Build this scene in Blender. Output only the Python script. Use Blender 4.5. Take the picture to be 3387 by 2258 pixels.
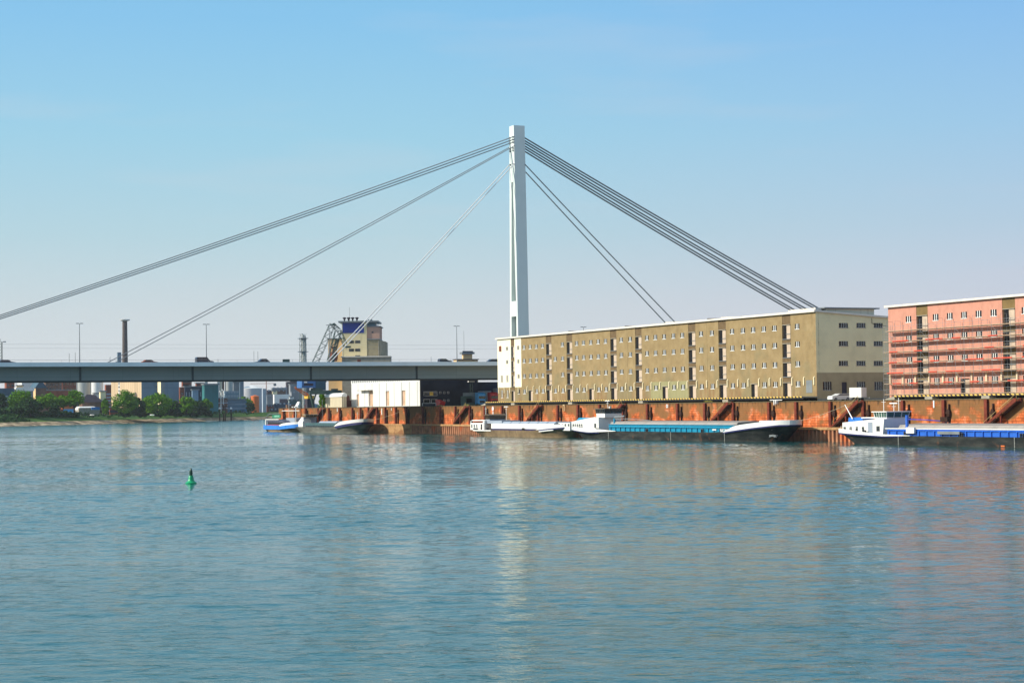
import bpy, math, random
from mathutils import Matrix, Vector
rnd = random.Random(7)
PI = math.pi
for o in list(bpy.data.objects): bpy.data.objects.remove(o)
SC = bpy.context.scene
COL = SC.collection

# ---------------------------------------------------------------- camera
FPX, H = 6340.0, 7.6                      # focal length in photo pixels, eye height above the water
PITCH, ROLL = math.radians(1.93), math.radians(.72)
_c, _s = math.cos(ROLL), math.sin(ROLL)
U0 = Vector((0, -math.sin(PITCH), math.cos(PITCH))); FW = Vector((0, math.cos(PITCH), math.sin(PITCH))); R0 = Vector((1, 0, 0))
RT = R0*_c - U0*_s; UP = U0*_c + R0*_s
cam = bpy.data.cameras.new('camera'); camo = bpy.data.objects.new('camera', cam); COL.objects.link(camo)
m = Matrix((RT, UP, -FW)).transposed().to_4x4(); m.translation = Vector((0, 0, H)); camo.matrix_world = m
cam.sensor_width = 36; cam.lens = FPX/3387*36; cam.clip_start = 1; cam.clip_end = 30000
SC.camera = camo

# ---------------------------------------------------------------- sky, sun, exposure
SUN_EL, SUN_STR = math.radians(30), 4.5
sund = Vector((-.985*math.cos(SUN_EL), -.17*math.cos(SUN_EL), math.sin(SUN_EL)))   # towards the sun: left, a little behind
W = bpy.data.worlds.new('World'); SC.world = W; W.use_nodes = True
nt = W.node_tree; nt.nodes.clear()
def N(t, typ, **k):
    n = t.nodes.new(typ)
    for a, b in k.items(): setattr(n, a, b)
    return n
def ramp(n, stops):
    r = n.color_ramp
    while len(r.elements) < len(stops): r.elements.new(.5)
    for e, (p, c) in zip(r.elements, stops): e.position = p; e.color = (*c, 1) if len(c) == 3 else c
out = N(nt, 'ShaderNodeOutputWorld'); bg = N(nt, 'ShaderNodeBackground')
sky = N(nt, 'ShaderNodeTexSky', sky_type='NISHITA', sun_disc=False)
sky.sun_elevation = SUN_EL; sky.sun_rotation = math.atan2(sund.x, sund.y); sky.air_density = 1; sky.dust_density = .6; sky.ozone_density = 1.2
tc = N(nt, 'ShaderNodeTexCoord'); sx = N(nt, 'ShaderNodeSeparateXYZ'); nt.links.new(tc.outputs['Generated'], sx.inputs[0])
cr = N(nt, 'ShaderNodeValToRGB'); nt.links.new(sx.outputs[2], cr.inputs[0])
ramp(cr, [(0, (4.2, 4.2, 4.25)), (.05, (3.5, 3.95, 4.1)), (.09, (2.6, 3.75, 4.2)), (.14, (1.9, 3.55, 4.5)), (.20, (1.35, 3.1, 4.7)), (.45, (.7, 1.9, 3.6))])
# faint thin cloud and a cooler, more violet right-hand side low down
mpn = N(nt, 'ShaderNodeMapping'); mpn.inputs['Scale'].default_value = (6, 6, 45); nt.links.new(tc.outputs['Generated'], mpn.inputs[0])
cn = N(nt, 'ShaderNodeTexNoise'); cn.inputs['Scale'].default_value = 1.0; cn.inputs['Detail'].default_value = 4; nt.links.new(mpn.outputs[0], cn.inputs[0])
cl = N(nt, 'ShaderNodeMapRange'); cl.inputs[1].default_value = .52; cl.inputs[2].default_value = .8; cl.inputs[3].default_value = 0; cl.inputs[4].default_value = .22; nt.links.new(cn.outputs[0], cl.inputs[0])
mixc = N(nt, 'ShaderNodeMixRGB'); mixc.inputs[2].default_value = (3.7, 3.8, 4.0, 1); nt.links.new(cl.outputs[0], mixc.inputs[0]); nt.links.new(cr.outputs[0], mixc.inputs[1])
rx = N(nt, 'ShaderNodeMapRange'); rx.inputs[1].default_value = -.05; rx.inputs[2].default_value = .30; rx.inputs[3].default_value = 0; rx.inputs[4].default_value = 1; nt.links.new(sx.outputs[0], rx.inputs[0])
vio = N(nt, 'ShaderNodeMixRGB', blend_type='MULTIPLY'); vio.inputs[2].default_value = (.99, .91, 1.01, 1); nt.links.new(rx.outputs[0], vio.inputs[0]); nt.links.new(mixc.outputs[0], vio.inputs[1])
hi = N(nt, 'ShaderNodeMapRange'); hi.inputs[1].default_value = .35; hi.inputs[2].default_value = .75; nt.links.new(sx.outputs[2], hi.inputs[0])
mx = N(nt, 'ShaderNodeMixRGB'); nt.links.new(hi.outputs[0], mx.inputs[0]); nt.links.new(vio.outputs[0], mx.inputs[1]); up = N(nt, 'ShaderNodeMixRGB', blend_type='MULTIPLY'); up.inputs[0].default_value = 1; up.inputs[2].default_value = (2.3, 2.0, 1.5, 1); nt.links.new(sky.outputs[0], up.inputs[1]); nt.links.new(up.outputs[0], mx.inputs[2])
nt.links.new(mx.outputs[0], bg.inputs[0]); bg.inputs[1].default_value = .15; nt.links.new(bg.outputs[0], out.inputs[0])
sl = bpy.data.lights.new('sun', 'SUN'); sl.energy = SUN_STR; sl.angle = math.radians(.5); sl.color = (1, .93, .79)
so = bpy.data.objects.new('sun', sl); COL.objects.link(so); so.rotation_euler = sund.to_track_quat('Z', 'Y').to_euler(); so.location = (-200, 0, 200)
SC.view_settings.view_transform = 'Standard'; SC.view_settings.look = 'None'; SC.view_settings.gamma = 1; SC.view_settings.exposure = 0.27
SC.render.engine = 'CYCLES'

# ---------------------------------------------------------------- placing: photo pixel -> metre
D = Vector((-.4270322, .9042364, 0)); E = Vector((D.y, -D.x, 0)); O = Vector((59.018, 377.553, 0))
RZ = math.atan2(-D.y, -D.x)                # quay frame: x = s (along the quay, towards the right), y = w (inland)
def ray(px, py): return FW + RT*((px-1693.5)/FPX) + UP*((1129-py)/FPX)
def q2w(s, w, z=0): return O - D*s + E*w + Vector((0, 0, z))
def w2q(p): p = Vector((p[0], p[1], 0)) - O; return (-p.dot(D), p.dot(E))
_o = w2q((0, 0))
def onw(px, py, w):
    r = ray(px, py); t = (w-_o[1])/r.dot(E); return (_o[0] - t*r.dot(D), H + r.z*t)
def ons(px, py, s):
    r = ray(px, py); t = (s-_o[0])/(-r.dot(D)); return (_o[1] + t*r.dot(E), H + r.z*t)
def atY(px, py, Y):
    r = ray(px, py); t = Y/r.y; return Vector((r.x*t, Y, H + r.z*t))
def onz(px, py, z=0):
    r = ray(px, py); t = (z-H)/r.z; return Vector((r.x*t, r.y*t, z))

# ---------------------------------------------------------------- materials
MATS = {}
def mat(name, c, rough=.7, metal=0, var=.12, scale=.6, stretch=(1, 1, 1), stops=None, bump=0, spec=.5):
    """plain procedural: base colour broken up by noise in the object's own metres"""
    if name in MATS: return MATS[name]
    if rough >= .8 and spec == .5: spec = .15
    M = bpy.data.materials.new(name); M.use_nodes = True; t = M.node_tree; b = t.nodes['Principled BSDF']
    b.inputs['Roughness'].default_value = rough; b.inputs['Metallic'].default_value = metal; b.inputs['Specular IOR Level'].default_value = spec
    tc = N(t, 'ShaderNodeTexCoord'); mp = N(t, 'ShaderNodeMapping'); mp.inputs['Scale'].default_value = stretch
    t.links.new(tc.outputs['Object'], mp.inputs[0])
    n = N(t, 'ShaderNodeTexNoise'); n.inputs['Scale'].default_value = scale; n.inputs['Detail'].default_value = 6; n.inputs['Roughness'].default_value = .6
    t.links.new(mp.outputs[0], n.inputs[0])
    r = N(t, 'ShaderNodeValToRGB')
    if stops: ramp(r, stops)
    else: ramp(r, [(.3, tuple(x*(1-var*2) for x in c)), (.5, c), (.72, tuple(min(1, x*(1+var)) for x in c))])
    t.links.new(n.outputs[0], r.inputs[0]); t.links.new(r.outputs[0], b.inputs['Base Color'])
    if bump:
        bn = N(t, 'ShaderNodeBump'); bn.inputs['Distance'].default_value = bump; t.links.new(n.outputs[0], bn.inputs['Height']); t.links.new(bn.outputs[0], b.inputs['Normal'])
    MATS[name] = M; return M
def overlay(M, c, axis_lo, axis_hi, n_lo=.45, n_hi=.62, scale=.5, stretch=(1, 1, .25), fac=1.0, axis=2):
    """second stain layer: strongest towards axis_hi (object z), broken by noise"""
    t = M.node_tree; b = t.nodes['Principled BSDF']; src = b.inputs['Base Color'].links[0].from_socket
    tc = N(t, 'ShaderNodeTexCoord'); mp = N(t, 'ShaderNodeMapping'); mp.inputs['Scale'].default_value = stretch; t.links.new(tc.outputs['Object'], mp.inputs[0])
    n = N(t, 'ShaderNodeTexNoise'); n.inputs['Scale'].default_value = scale; n.inputs['Detail'].default_value = 7; t.links.new(mp.outputs[0], n.inputs[0])
    sp = N(t, 'ShaderNodeSeparateXYZ'); t.links.new(tc.outputs['Object'], sp.inputs[0])
    g = N(t, 'ShaderNodeMapRange'); g.inputs[1].default_value = axis_lo; g.inputs[2].default_value = axis_hi; g.inputs[3].default_value = -.22; g.inputs[4].default_value = .22
    t.links.new(sp.outputs[axis], g.inputs[0])
    a = N(t, 'ShaderNodeMath', operation='ADD'); t.links.new(n.outputs[0], a.inputs[0]); t.links.new(g.outputs[0], a.inputs[1])
    q = N(t, 'ShaderNodeMapRange'); q.inputs[1].default_value = n_lo; q.inputs[2].default_value = n_hi; q.inputs[4].default_value = fac; t.links.new(a.outputs[0], q.inputs[0])
    mxn = N(t, 'ShaderNodeMixRGB'); t.links.new(q.outputs[0], mxn.inputs[0]); t.links.new(src, mxn.inputs[1]); mxn.inputs[2].default_value = (*c, 1)
    t.links.new(mxn.outputs[0], b.inputs['Base Color']); return M
def lines(M, c, width, height, mortar, fac=.5, yz='XZ', offset=.5):
    """brick / panel joints over a material, object metres"""
    t = M.node_tree; b = t.nodes['Principled BSDF']; src = b.inputs['Base Color'].links[0].from_socket
    tc = N(t, 'ShaderNodeTexCoord'); sp = N(t, 'ShaderNodeSeparateXYZ'); t.links.new(tc.outputs['Object'], sp.inputs[0])
    a = N(t, 'ShaderNodeMath', operation='ADD'); t.links.new(sp.outputs[0], a.inputs[0]); t.links.new(sp.outputs[1], a.inputs[1])
    cb = N(t, 'ShaderNodeCombineXYZ'); t.links.new(a.outputs[0], cb.inputs[0]); t.links.new(sp.outputs[2], cb.inputs[1])
    k = N(t, 'ShaderNodeTexBrick'); k.offset = offset; k.inputs['Color1'].default_value = (1, 1, 1, 1); k.inputs['Color2'].default_value = (.86, .86, .86, 1); k.inputs['Mortar'].default_value = (*c, 1)
    k.inputs['Scale'].default_value = 1; k.inputs['Mortar Size'].default_value = mortar; k.inputs['Brick Width'].default_value = width; k.inputs['Row Height'].default_value = height
    t.links.new(cb.outputs[0], k.inputs[0])
    mxn = N(t, 'ShaderNodeMixRGB', blend_type='MULTIPLY'); mxn.inputs[0].default_value = fac; t.links.new(src, mxn.inputs[1]); t.links.new(k.outputs[0], mxn.inputs[2])
    t.links.new(mxn.outputs[0], b.inputs['Base Color']); return M
olive = lines(overlay(mat('olive_render', (.33, .23, .085), .9, var=.12, scale=.5, stops=[(.3, (.245, .175, .085)), (.5, (.295, .213, .105)), (.7, (.34, .252, .13))], bump=.01), (.23, .16, .075), 0, 40, .55, .8, .8, (1.2, 1.2, .12), .6), (.6, .6, .6), 12.6, 4.0, .03, .35, offset=0)
olive = overlay(olive, (.20, .095, .04), 9, 1.5, .63, .78, .9, (1, 1, .16), .5)
olive = overlay(olive, (.42, .33, .17), 7, -1, .60, .76, .7, (1, 1, .12), .5)
olive = overlay(olive, (.21, .18, .10), 30, 0, .62, .78, .35, (.5, .5, .5), .7)
cream = overlay(mat('cream_paint', (.86, .80, .60), .8, var=.03, scale=.3), (.5, .43, .27), -10, 34, .62, .85, 1.2, (1, 1, .1), .5)
creamend = lines(mat('pale_end_render', (.90, .77, .47), .85, var=.05, scale=.25), (.7, .7, .7), 12, 4.1, .03, .3, offset=0)
brownr = mat('brown_strip', (.155, .105, .055), .9, var=.12, scale=1)
plinth = mat('brown_end_render', (.42, .33, .20), .9, var=.08, scale=.5)
pink = overlay(mat('salmon_render', (.56, .265, .19), .9, var=.08, scale=.8, stretch=(1, 1, .5)), (.66, .38, .27), 14, -6, .55, .8, .5, (1, 1, .3), .7)
white = mat('white_paint', (.80, .79, .75), .5, var=.04, scale=.4)
whited = overlay(mat('white_paint_worn', (.78, .77, .73), .5, var=.05, scale=.4), (.42, .36, .28), -6, 12, .62, .8, 2, (1, 1, .15), .5)
roofm = mat('pale_roof_edge', (.72, .66, .57), .7, var=.06)
glass = mat('window_glass', (.02, .025, .03), .08, var=.3, scale=2, spec=.8)
glassb = mat('blue_glass', (.05, .16, .24), .15, var=.2, scale=1)
dark = mat('dark_opening', (.012, .012, .014), .9)
black = mat('black_paint', (.014, .015, .02), .45, var=.2)
doorg = mat('grey_door', (.52, .41, .31), .8, var=.08, scale=1)
conc = mat('concrete', (.34, .31, .25), .9, var=.12, scale=.8)
steel = mat('grey_steel', (.22, .24, .25), .5, .3, var=.1)
pylonw = mat('pylon_paint', (.66, .72, .69), .5, var=.03, scale=.1)
girder = lines(overlay(mat('girder_paint', (.25, .275, .25), .6, var=.06, scale=.08), (.15, .16, .15), 0, 45, .56, .75, .6, (1, 1, .1), .6), (.55, .55, .55), 14, 9, .05, .5, offset=0)
fascia = overlay(mat('fascia_concrete', (.86, .87, .85), .8, var=.05, scale=.15), (.34, .26, .2), 0, 42, .62, .75, .35, (1, 1, 1), .6)
cablem = mat('cable_coating', (.30, .31, .31), .45, .2, var=.03)
asph = mat('asphalt', (.05, .05, .05), .9, var=.15, scale=3)
rust = mat('rusty_steel', (.16, .035, .02), .8, var=.25, scale=1.2)
rustd = mat('dark_rusty_steel', (.045, .022, .015), .85, var=.3, scale=1.2)
quaym = mat('quay_brick', (.5, .14, .045), .9, stops=[(.30, (.15, .045, .02)), (.42, (.40, .105, .032)), (.54, (.64, .165, .05)), (.68, (.74, .33, .19))], scale=.55, bump=.04)
lines(quaym, (.3, .24, .2), 1.6, .5, .05, .75)
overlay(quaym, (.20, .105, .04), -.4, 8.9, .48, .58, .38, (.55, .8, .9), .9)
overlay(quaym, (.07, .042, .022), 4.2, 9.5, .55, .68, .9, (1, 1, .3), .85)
ledgem = overlay(mat('quay_ledge', (.42, .24, .11), .9, var=.2, scale=.7), (.24, .11, .05), 4, -2, .5, .62, .6, (.3, .3, 1), .9)
sheetm = overlay(mat('sheet_piling', (.42, .19, .10), .8, var=.25, scale=.6), (.55, .13, .04), -3, 5, .6, .66, .12, (1, 1, .2), .8)
capm = mat('quay_coping', (.13, .105, .06), .9, var=.25, scale=1)
grassm = mat('grass', (.06, .11, .02), .95, stops=[(.3, (.012, .045, .006)), (.5, (.035, .10, .010)), (.7, (.09, .18, .02))], scale=.12)
gravel = mat('gravel', (.3, .24, .16), .95, stops=[(.36, (.10, .075, .05)), (.5, (.28, .2, .12)), (.64, (.62, .48, .30))], scale=.22)
leafm = mat('leaves', (.07, .13, .02), .7, spec=.05, stops=[(.3, (.035, .13, .003)), (.5, (.10, .24, .006)), (.7, (.20, .34, .012))], scale=.35)
leafd = mat('dark_leaves', (.03, .07, .015), .8, stops=[(.3, (.006, .03, .006)), (.5, (.018, .065, .012)), (.7, (.04, .11, .015))], scale=.3)
bark = mat('bark', (.07, .05, .035), .9)
red = mat('red_paint', (.55, .03, .02), .5); orange = mat('orange_paint', (.75, .16, .02), .6); yellow = mat('yellow_paint', (.75, .42, .04), .6)
blue = mat('blue_paint', (.015, .12, .55), .45, var=.1); cyan = overlay(mat('teal_blue_paint', (.0, .23, .38), .45, var=.08), (.12, .2, .22), -4, 10, .66, .75, .4, (1, 1, .5), .6)
royal = mat('deep_blue', (.01, .03, .28), .5); lblue = mat('light_blue', (.10, .42, .75), .5)
craneg = mat('crane_green', (.045, .09, .075), .6, var=.2); creb = mat('crane_house_blue', (.04, .14, .36), .6, var=.12)
hullk = overlay(mat('black_hull', (.035, .04, .04), .7, spec=.2, stops=[(.3, (.010, .012, .013)), (.5, (.03, .033, .032)), (.72, (.075, .075, .065))], scale=.5, stretch=(.4, 1, 1.6)), (.20, .09, .045), 9, -3, .69, .82, 1.2, (.5, 1, .35), .6)
hullt = overlay(mat('tan_hull', (.24, .17, .10), .8, stops=[(.3, (.13, .09, .055)), (.5, (.23, .16, .09)), (.7, (.32, .23, .13))], scale=.5, stretch=(.6, 1, .6)), (.11, .07, .05), -5, 9, .58, .68, 1.1, (1, 1, .12), .7)
hullg = overlay(mat('grey_hull', (.12, .12, .10), .7, stops=[(.3, (.05, .05, .045)), (.5, (.13, .13, .11)), (.7, (.26, .25, .21))], scale=.4, stretch=(.3, 1, 1.4)), (.05, .05, .05), 0, 9, .6, .7)
navy = mat('navy_stripe', (.012, .012, .10), .5); greyp = mat('blue_grey_paint', (.30, .35, .42), .5, var=.06); hatchg = mat('grey_hatch', (.30, .27, .24), .6, var=.1)
teald = mat('dark_teal', (.035, .09, .10), .6, var=.15)
silver = mat('silver_car_paint', (.75, .76, .74), .3, .1, var=.02); tyre = mat('tyre_rubber', (.02, .02, .02), .9)
carm = mat('dark_car_paint', (.02, .025, .05), .2, var=.02); buoyg = mat('green_buoy', (.0, .34, .13), .35, var=.1, scale=3)
buoyd = mat('dark_green_topmark', (.004, .045, .022), .4, var=.2, scale=3)
brick = mat('red_brick', (.24, .075, .045), .9, var=.2, scale=.3); brickb = mat('brown_brick', (.17, .10, .07), .9, var=.2, scale=.3)
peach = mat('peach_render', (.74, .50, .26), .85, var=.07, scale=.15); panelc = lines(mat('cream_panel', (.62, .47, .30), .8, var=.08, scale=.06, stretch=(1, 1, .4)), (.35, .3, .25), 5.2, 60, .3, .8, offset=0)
beige = lines(overlay(mat('beige_render', (.76, .64, .38), .85, var=.06, scale=.2), (.3, .25, .16), 0, 44, .6, .8, .6, (1, 1, .15), .5), (.6, .6, .6), 60, 7, .12, .4)
pinkr = mat('pale_pink_render', (.50, .31, .24), .85, var=.05); greyb = mat('grey_building', (.25, .27, .29), .8, var=.12, scale=.12)
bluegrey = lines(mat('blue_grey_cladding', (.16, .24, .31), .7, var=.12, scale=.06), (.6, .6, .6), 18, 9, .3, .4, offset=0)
tealb = lines(mat('teal_cladding', (.015, .16, .17), .7, var=.15, scale=.08), (.6, .6, .6), 6, 50, .3, .5, offset=0)
navyb = mat('navy_building', (.02, .045, .09), .7, var=.2, scale=.1); whiteb = lines(mat('white_metal_cladding', (.70, .70, .67), .6, var=.04, scale=.3, stretch=(1, 1, .3)), (.25, .25, .25), 6.4, 60, .2, .95, offset=0)
silom = mat('silo_metal', (.42, .44, .42), .45, .2, var=.08, scale=.15, stretch=(1, 1, .2)); tankw = lines(mat('tank_paint', (.52, .52, .55), .6, var=.04, scale=.1), (.75, .75, .75), 9, 2.4, .06, .4)
slate = mat('dark_roof', (.055, .045, .06), .8, var=.15, scale=.2); slateb = mat('blue_roof', (.03, .09, .14), .7, var=.15, scale=.2)
nearblack = mat('shade_dark_cladding', (.03, .035, .06), .8, var=.2, scale=.2)  # near black puts the shade under the bridge into the cladding
chim = mat('chimney_brick', (.12, .095, .085), .9, var=.12, scale=.3, stretch=(1, 1, .3))

# ---------------------------------------------------------------- mesh builder
class MB:
    def __init__(s): s.v = []; s.f = []
    def add(s, vs, fs):
        k = len(s.v); s.v += [tuple(v) for v in vs]; s.f += [tuple(i+k for i in f) for f in fs]; return s
    def box(s, x0, x1, y0, y1, z0, z1):
        return s.add([(x0, y0, z0), (x1, y0, z0), (x1, y1, z0), (x0, y1, z0), (x0, y0, z1), (x1, y0, z1), (x1, y1, z1), (x0, y1, z1)],
                     [(0, 3, 2, 1), (4, 5, 6, 7), (0, 1, 5, 4), (1, 2, 6, 5), (2, 3, 7, 6), (3, 0, 4, 7)])
    def bar(s, p, q, r, n=4, r2=None):
        p, q = Vector(p), Vector(q); d = (q-p).normalized(); a = d.orthogonal().normalized() if abs(d.z) > .99 else d.cross(Vector((0, 0, 1))).normalized(); b = d.cross(a)
        r2 = r if r2 is None else r2; vs = []; o = PI/4 if n == 4 else 0
        for c, rr in ((p, r), (q, r2)):
            for i in range(n): t = 2*PI*i/n+o; vs.append(c + a*math.cos(t)*rr + b*math.sin(t)*rr)
        return s.add(vs, [(i, (i+1) % n, n+(i+1) % n, n+i) for i in range(n)] + [tuple(range(n-1, -1, -1)), tuple(range(n, 2*n))])
    def lathe(s, prof, cx=0, cy=0, n=24):
        vs = []; fs = []
        for r, z in prof:
            for i in range(n): t = 2*PI*i/n; vs.append((cx+r*math.cos(t), cy+r*math.sin(t), z))
        for j in range(len(prof)-1):
            for i in range(n): fs.append((j*n+i, j*n+(i+1) % n, (j+1)*n+(i+1) % n, (j+1)*n+i))
        fs.append(tuple(range(n-1, -1, -1))); fs.append(tuple((len(prof)-1)*n+i for i in range(n)))
        return s.add(vs, fs)
    def prism(s, poly, y0, y1):            # poly in (x, z), extruded along y
        n = len(poly)
        return s.add([(x, y0, z) for x, z in poly] + [(x, y1, z) for x, z in poly], [tuple(range(n)), tuple(range(2*n-1, n-1, -1))] + [(i, n+i, n+(i+1) % n, (i+1) % n) for i in range(n)])
    def prismx(s, poly, x0, x1):           # poly in (y, z), extruded along x
        n = len(poly)
        return s.add([(x0, y, z) for y, z in poly] + [(x1, y, z) for y, z in poly], [tuple(range(n-1, -1, -1)), tuple(range(n, 2*n))] + [(i, (i+1) % n, n+(i+1) % n, n+i) for i in range(n)])
    def build(s, name, M, parent=None, loc=(0, 0, 0), rz=0, smooth=False):
        me = bpy.data.meshes.new(name); me.from_pydata(s.v, [], s.f)
        import bmesh
        bm = bmesh.new(); bm.from_mesh(me); bmesh.ops.recalc_face_normals(bm, faces=bm.faces); bm.to_mesh(me); bm.free()
        me.materials.append(M)
        if smooth:
            for p in me.polygons: p.use_smooth = True
            me.set_sharp_from_angle(angle=math.radians(40))
        o = bpy.data.objects.new(name, me); COL.objects.link(o); o.parent = parent; o.location = loc; o.rotation_euler.z = rz; return o
def box(name, M, parent, *b): return MB().box(*b).build(name, M, parent)
def tag(o, label=None, cat=None, group=None, kind=None):
    if label: o['label'] = label
    if cat: o['category'] = cat
    if group: o['group'] = group
    if kind: o['kind'] = kind
    return o
def thing(name, label, cat, loc, rz=RZ, group=None):
    o = bpy.data.objects.new(name, None); COL.objects.link(o); o.location = loc; o.rotation_euler.z = rz; o.empty_display_size = .5
    return tag(o, label, cat, group)
def qthing(name, label, cat, s, w, z=0, group=None): return thing(name, label, cat, q2w(s, w, z), RZ, group)
def kids(o): return [c for c in ALLCH(o)]
def ALLCH(o): return [c for c in bpy.data.objects if c.parent == o]
def dup(o, parent=None, loc=None):
    c = o.copy(); COL.objects.link(c); c.parent = parent
    if loc is not None: c.location = loc
    for ch in list(o.children): dup(ch, c)
    return c
def holed(x0, x1, z0, z1, holes, depth, f):
    """wall sheet with rectangular openings and reveals; f(u, v, d) maps to xyz (d = depth into the wall)"""
    b = MB(); xs = sorted({x0, x1, *[h[i] for h in holes for i in (0, 1)]}); zs = sorted({z0, z1, *[h[i] for h in holes for i in (2, 3)]})
    inh = lambda x, z: any(h[0] < x < h[1] and h[2] < z < h[3] for h in holes)
    for i in range(len(zs)-1):
        j = 0
        while j < len(xs)-1:
            if inh((xs[j]+xs[j+1])/2, (zs[i]+zs[i+1])/2): j += 1; continue
            k = j
            while k+1 < len(xs)-1 and not inh((xs[k+1]+xs[k+2])/2, (zs[i]+zs[i+1])/2): k += 1
            b.add([f(xs[j], zs[i], 0), f(xs[k+1], zs[i], 0), f(xs[k+1], zs[i+1], 0), f(xs[j], zs[i+1], 0)], [(0, 1, 2, 3)]); j = k+1
    for (a, c, e, g) in holes:
        P = [(a, e), (c, e), (c, g), (a, g)]
        for i in range(4):
            p, q = P[i], P[(i+1) % 4]; b.add([f(*p, 0), f(*p, depth), f(*q, depth), f(*q, 0)], [(0, 1, 2, 3)])
    return b
class T:
    """a thing laid out in absolute quay coordinates (s, w, z); its root Empty sits at its base"""
    def __init__(t, name, label, cat, s0, w0, z0=0, group=None, kind=None):
        t.o = (s0, w0, z0); t.root = qthing(name, label, cat, s0, w0, z0, group)
        if kind: t.root['kind'] = kind
    def part(t, name, M, mb, parent=None, smooth=False, label=None):
        mb.v = [(a-t.o[0], b-t.o[1], c-t.o[2]) for a, b, c in mb.v]
        o = mb.build(name, M, parent or t.root, smooth=smooth)
        if label: o['label'] = label
        return o
    def box(t, name, M, *b, parent=None, label=None): return t.part(name, M, MB().box(*b), parent, label=label)
    def put(t, o, s, w, z, parent=None): return dup(o, parent or t.root, (s-t.o[0], w-t.o[1], z-t.o[2]))
def proto(o):                              # take a prototype out of the scene after copying
    for c in list(o.children): bpy.data.objects.remove(c)
    bpy.data.objects.remove(o)

# ================================================================ water
wm = bpy.data.materials.new('river_water'); wm.use_nodes = True; t = wm.node_tree; b = t.nodes['Principled BSDF']
b.inputs['Base Color'].default_value = (.004, .080, .082, 1); b.inputs['Roughness'].default_value = .10; b.inputs['IOR'].default_value = 1.21; b.inputs['Specular IOR Level'].default_value = .5
tc = N(t, 'ShaderNodeTexCoord'); prev = None; BPS = []
for (sc, st, dist, det) in ((.06, (1, 1.6, 1), .05, 2), (.30, (.8, 1.3, 1), .01, 2), (.75, (1.15, 2.0, 1), .035, 4), (2.4, (1.1, 1.6, 1), .026, 3)):
    mp = N(t, 'ShaderNodeMapping'); mp.inputs['Scale'].default_value = st; mp.inputs['Rotation'].default_value = (0, 0, .12 if sc < 1 else -.2); t.links.new(tc.outputs['Object'], mp.inputs[0])
    n = N(t, 'ShaderNodeTexNoise'); n.inputs['Scale'].default_value = sc; n.inputs['Detail'].default_value = det; n.inputs['Roughness'].default_value = .55; n.inputs['Distortion'].default_value = .5
    t.links.new(mp.outputs[0], n.inputs[0])
    bp = N(t, 'ShaderNodeBump'); bp.inputs['Distance'].default_value = dist; bp.inputs['Strength'].default_value = 1; BPS.append(bp)
    if sc == .75:                          # sparse wavelets: only the crests of the noise stand up
        rg = N(t, 'ShaderNodeMapRange', interpolation_type='SMOOTHSTEP'); rg.inputs[1].default_value = .50; rg.inputs[2].default_value = .78; t.links.new(n.outputs[0], rg.inputs[0]); t.links.new(rg.outputs[0], bp.inputs['Height'])
    else: t.links.new(n.outputs[0], bp.inputs['Height'])
    if prev: t.links.new(prev.outputs[0], bp.inputs['Normal'])
    prev = bp
t.links.new(prev.outputs[0], b.inputs['Normal'])
# wind lanes: patches of rougher water
mp = N(t, 'ShaderNodeMapping'); mp.inputs['Scale'].default_value = (.006, .022, 1); mp.inputs['Rotation'].default_value = (0, 0, -.12); t.links.new(tc.outputs['Object'], mp.inputs[0])
n = N(t, 'ShaderNodeTexNoise'); n.inputs['Scale'].default_value = 1; n.inputs['Detail'].default_value = 4; t.links.new(mp.outputs[0], n.inputs[0])
q = N(t, 'ShaderNodeMapRange'); q.inputs[1].default_value = .42; q.inputs[2].default_value = .62; q.inputs[3].default_value = .03; q.inputs[4].default_value = .075; t.links.new(n.outputs[0], q.inputs[0]); sy = N(t, 'ShaderNodeSeparateXYZ'); t.links.new(tc.outputs['Object'], sy.inputs[0]); fy = N(t, 'ShaderNodeMapRange'); fy.inputs[1].default_value = 500; fy.inputs[2].default_value = 950; fy.inputs[3].default_value = 0; fy.inputs[4].default_value = .12; t.links.new(sy.outputs[1], fy.inputs[0])
ra = N(t, 'ShaderNodeMath', operation='ADD'); t.links.new(q.outputs[0], ra.inputs[0]); t.links.new(fy.outputs[0], ra.inputs[1]); t.links.new(ra.outputs[0], b.inputs['Roughness'])
q2 = N(t, 'ShaderNodeMapRange'); q2.inputs[1].default_value = .38; q2.inputs[2].default_value = .62; q2.inputs[3].default_value = .35; q2.inputs[4].default_value = 1.0; t.links.new(n.outputs[0], q2.inputs[0]); t.links.new(q2.outputs[0], BPS[2].inputs['Strength']); t.links.new(q2.outputs[0], BPS[3].inputs['Strength'])
import numpy as np
rs = np.random.RandomState(4); bX, bY, _z = onz(632, 1598.5)
ys = [34.0]
while ys[-1] < 900: ys.append(ys[-1]+.17+.00125*ys[-1])
ys = np.array(ys); ny = len(ys); nx = 660
U = np.linspace(-1, 1, nx); HW = .36*ys+14
X = HW[:, None]*U[None, :]; Y = np.repeat(ys[:, None], nx, 1); Z = np.zeros_like(X)
sp_x = (2*HW/nx)[:, None]; sp_y = (.17+.00125*ys)[:, None]; spc = np.maximum(sp_x, sp_y)
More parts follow.
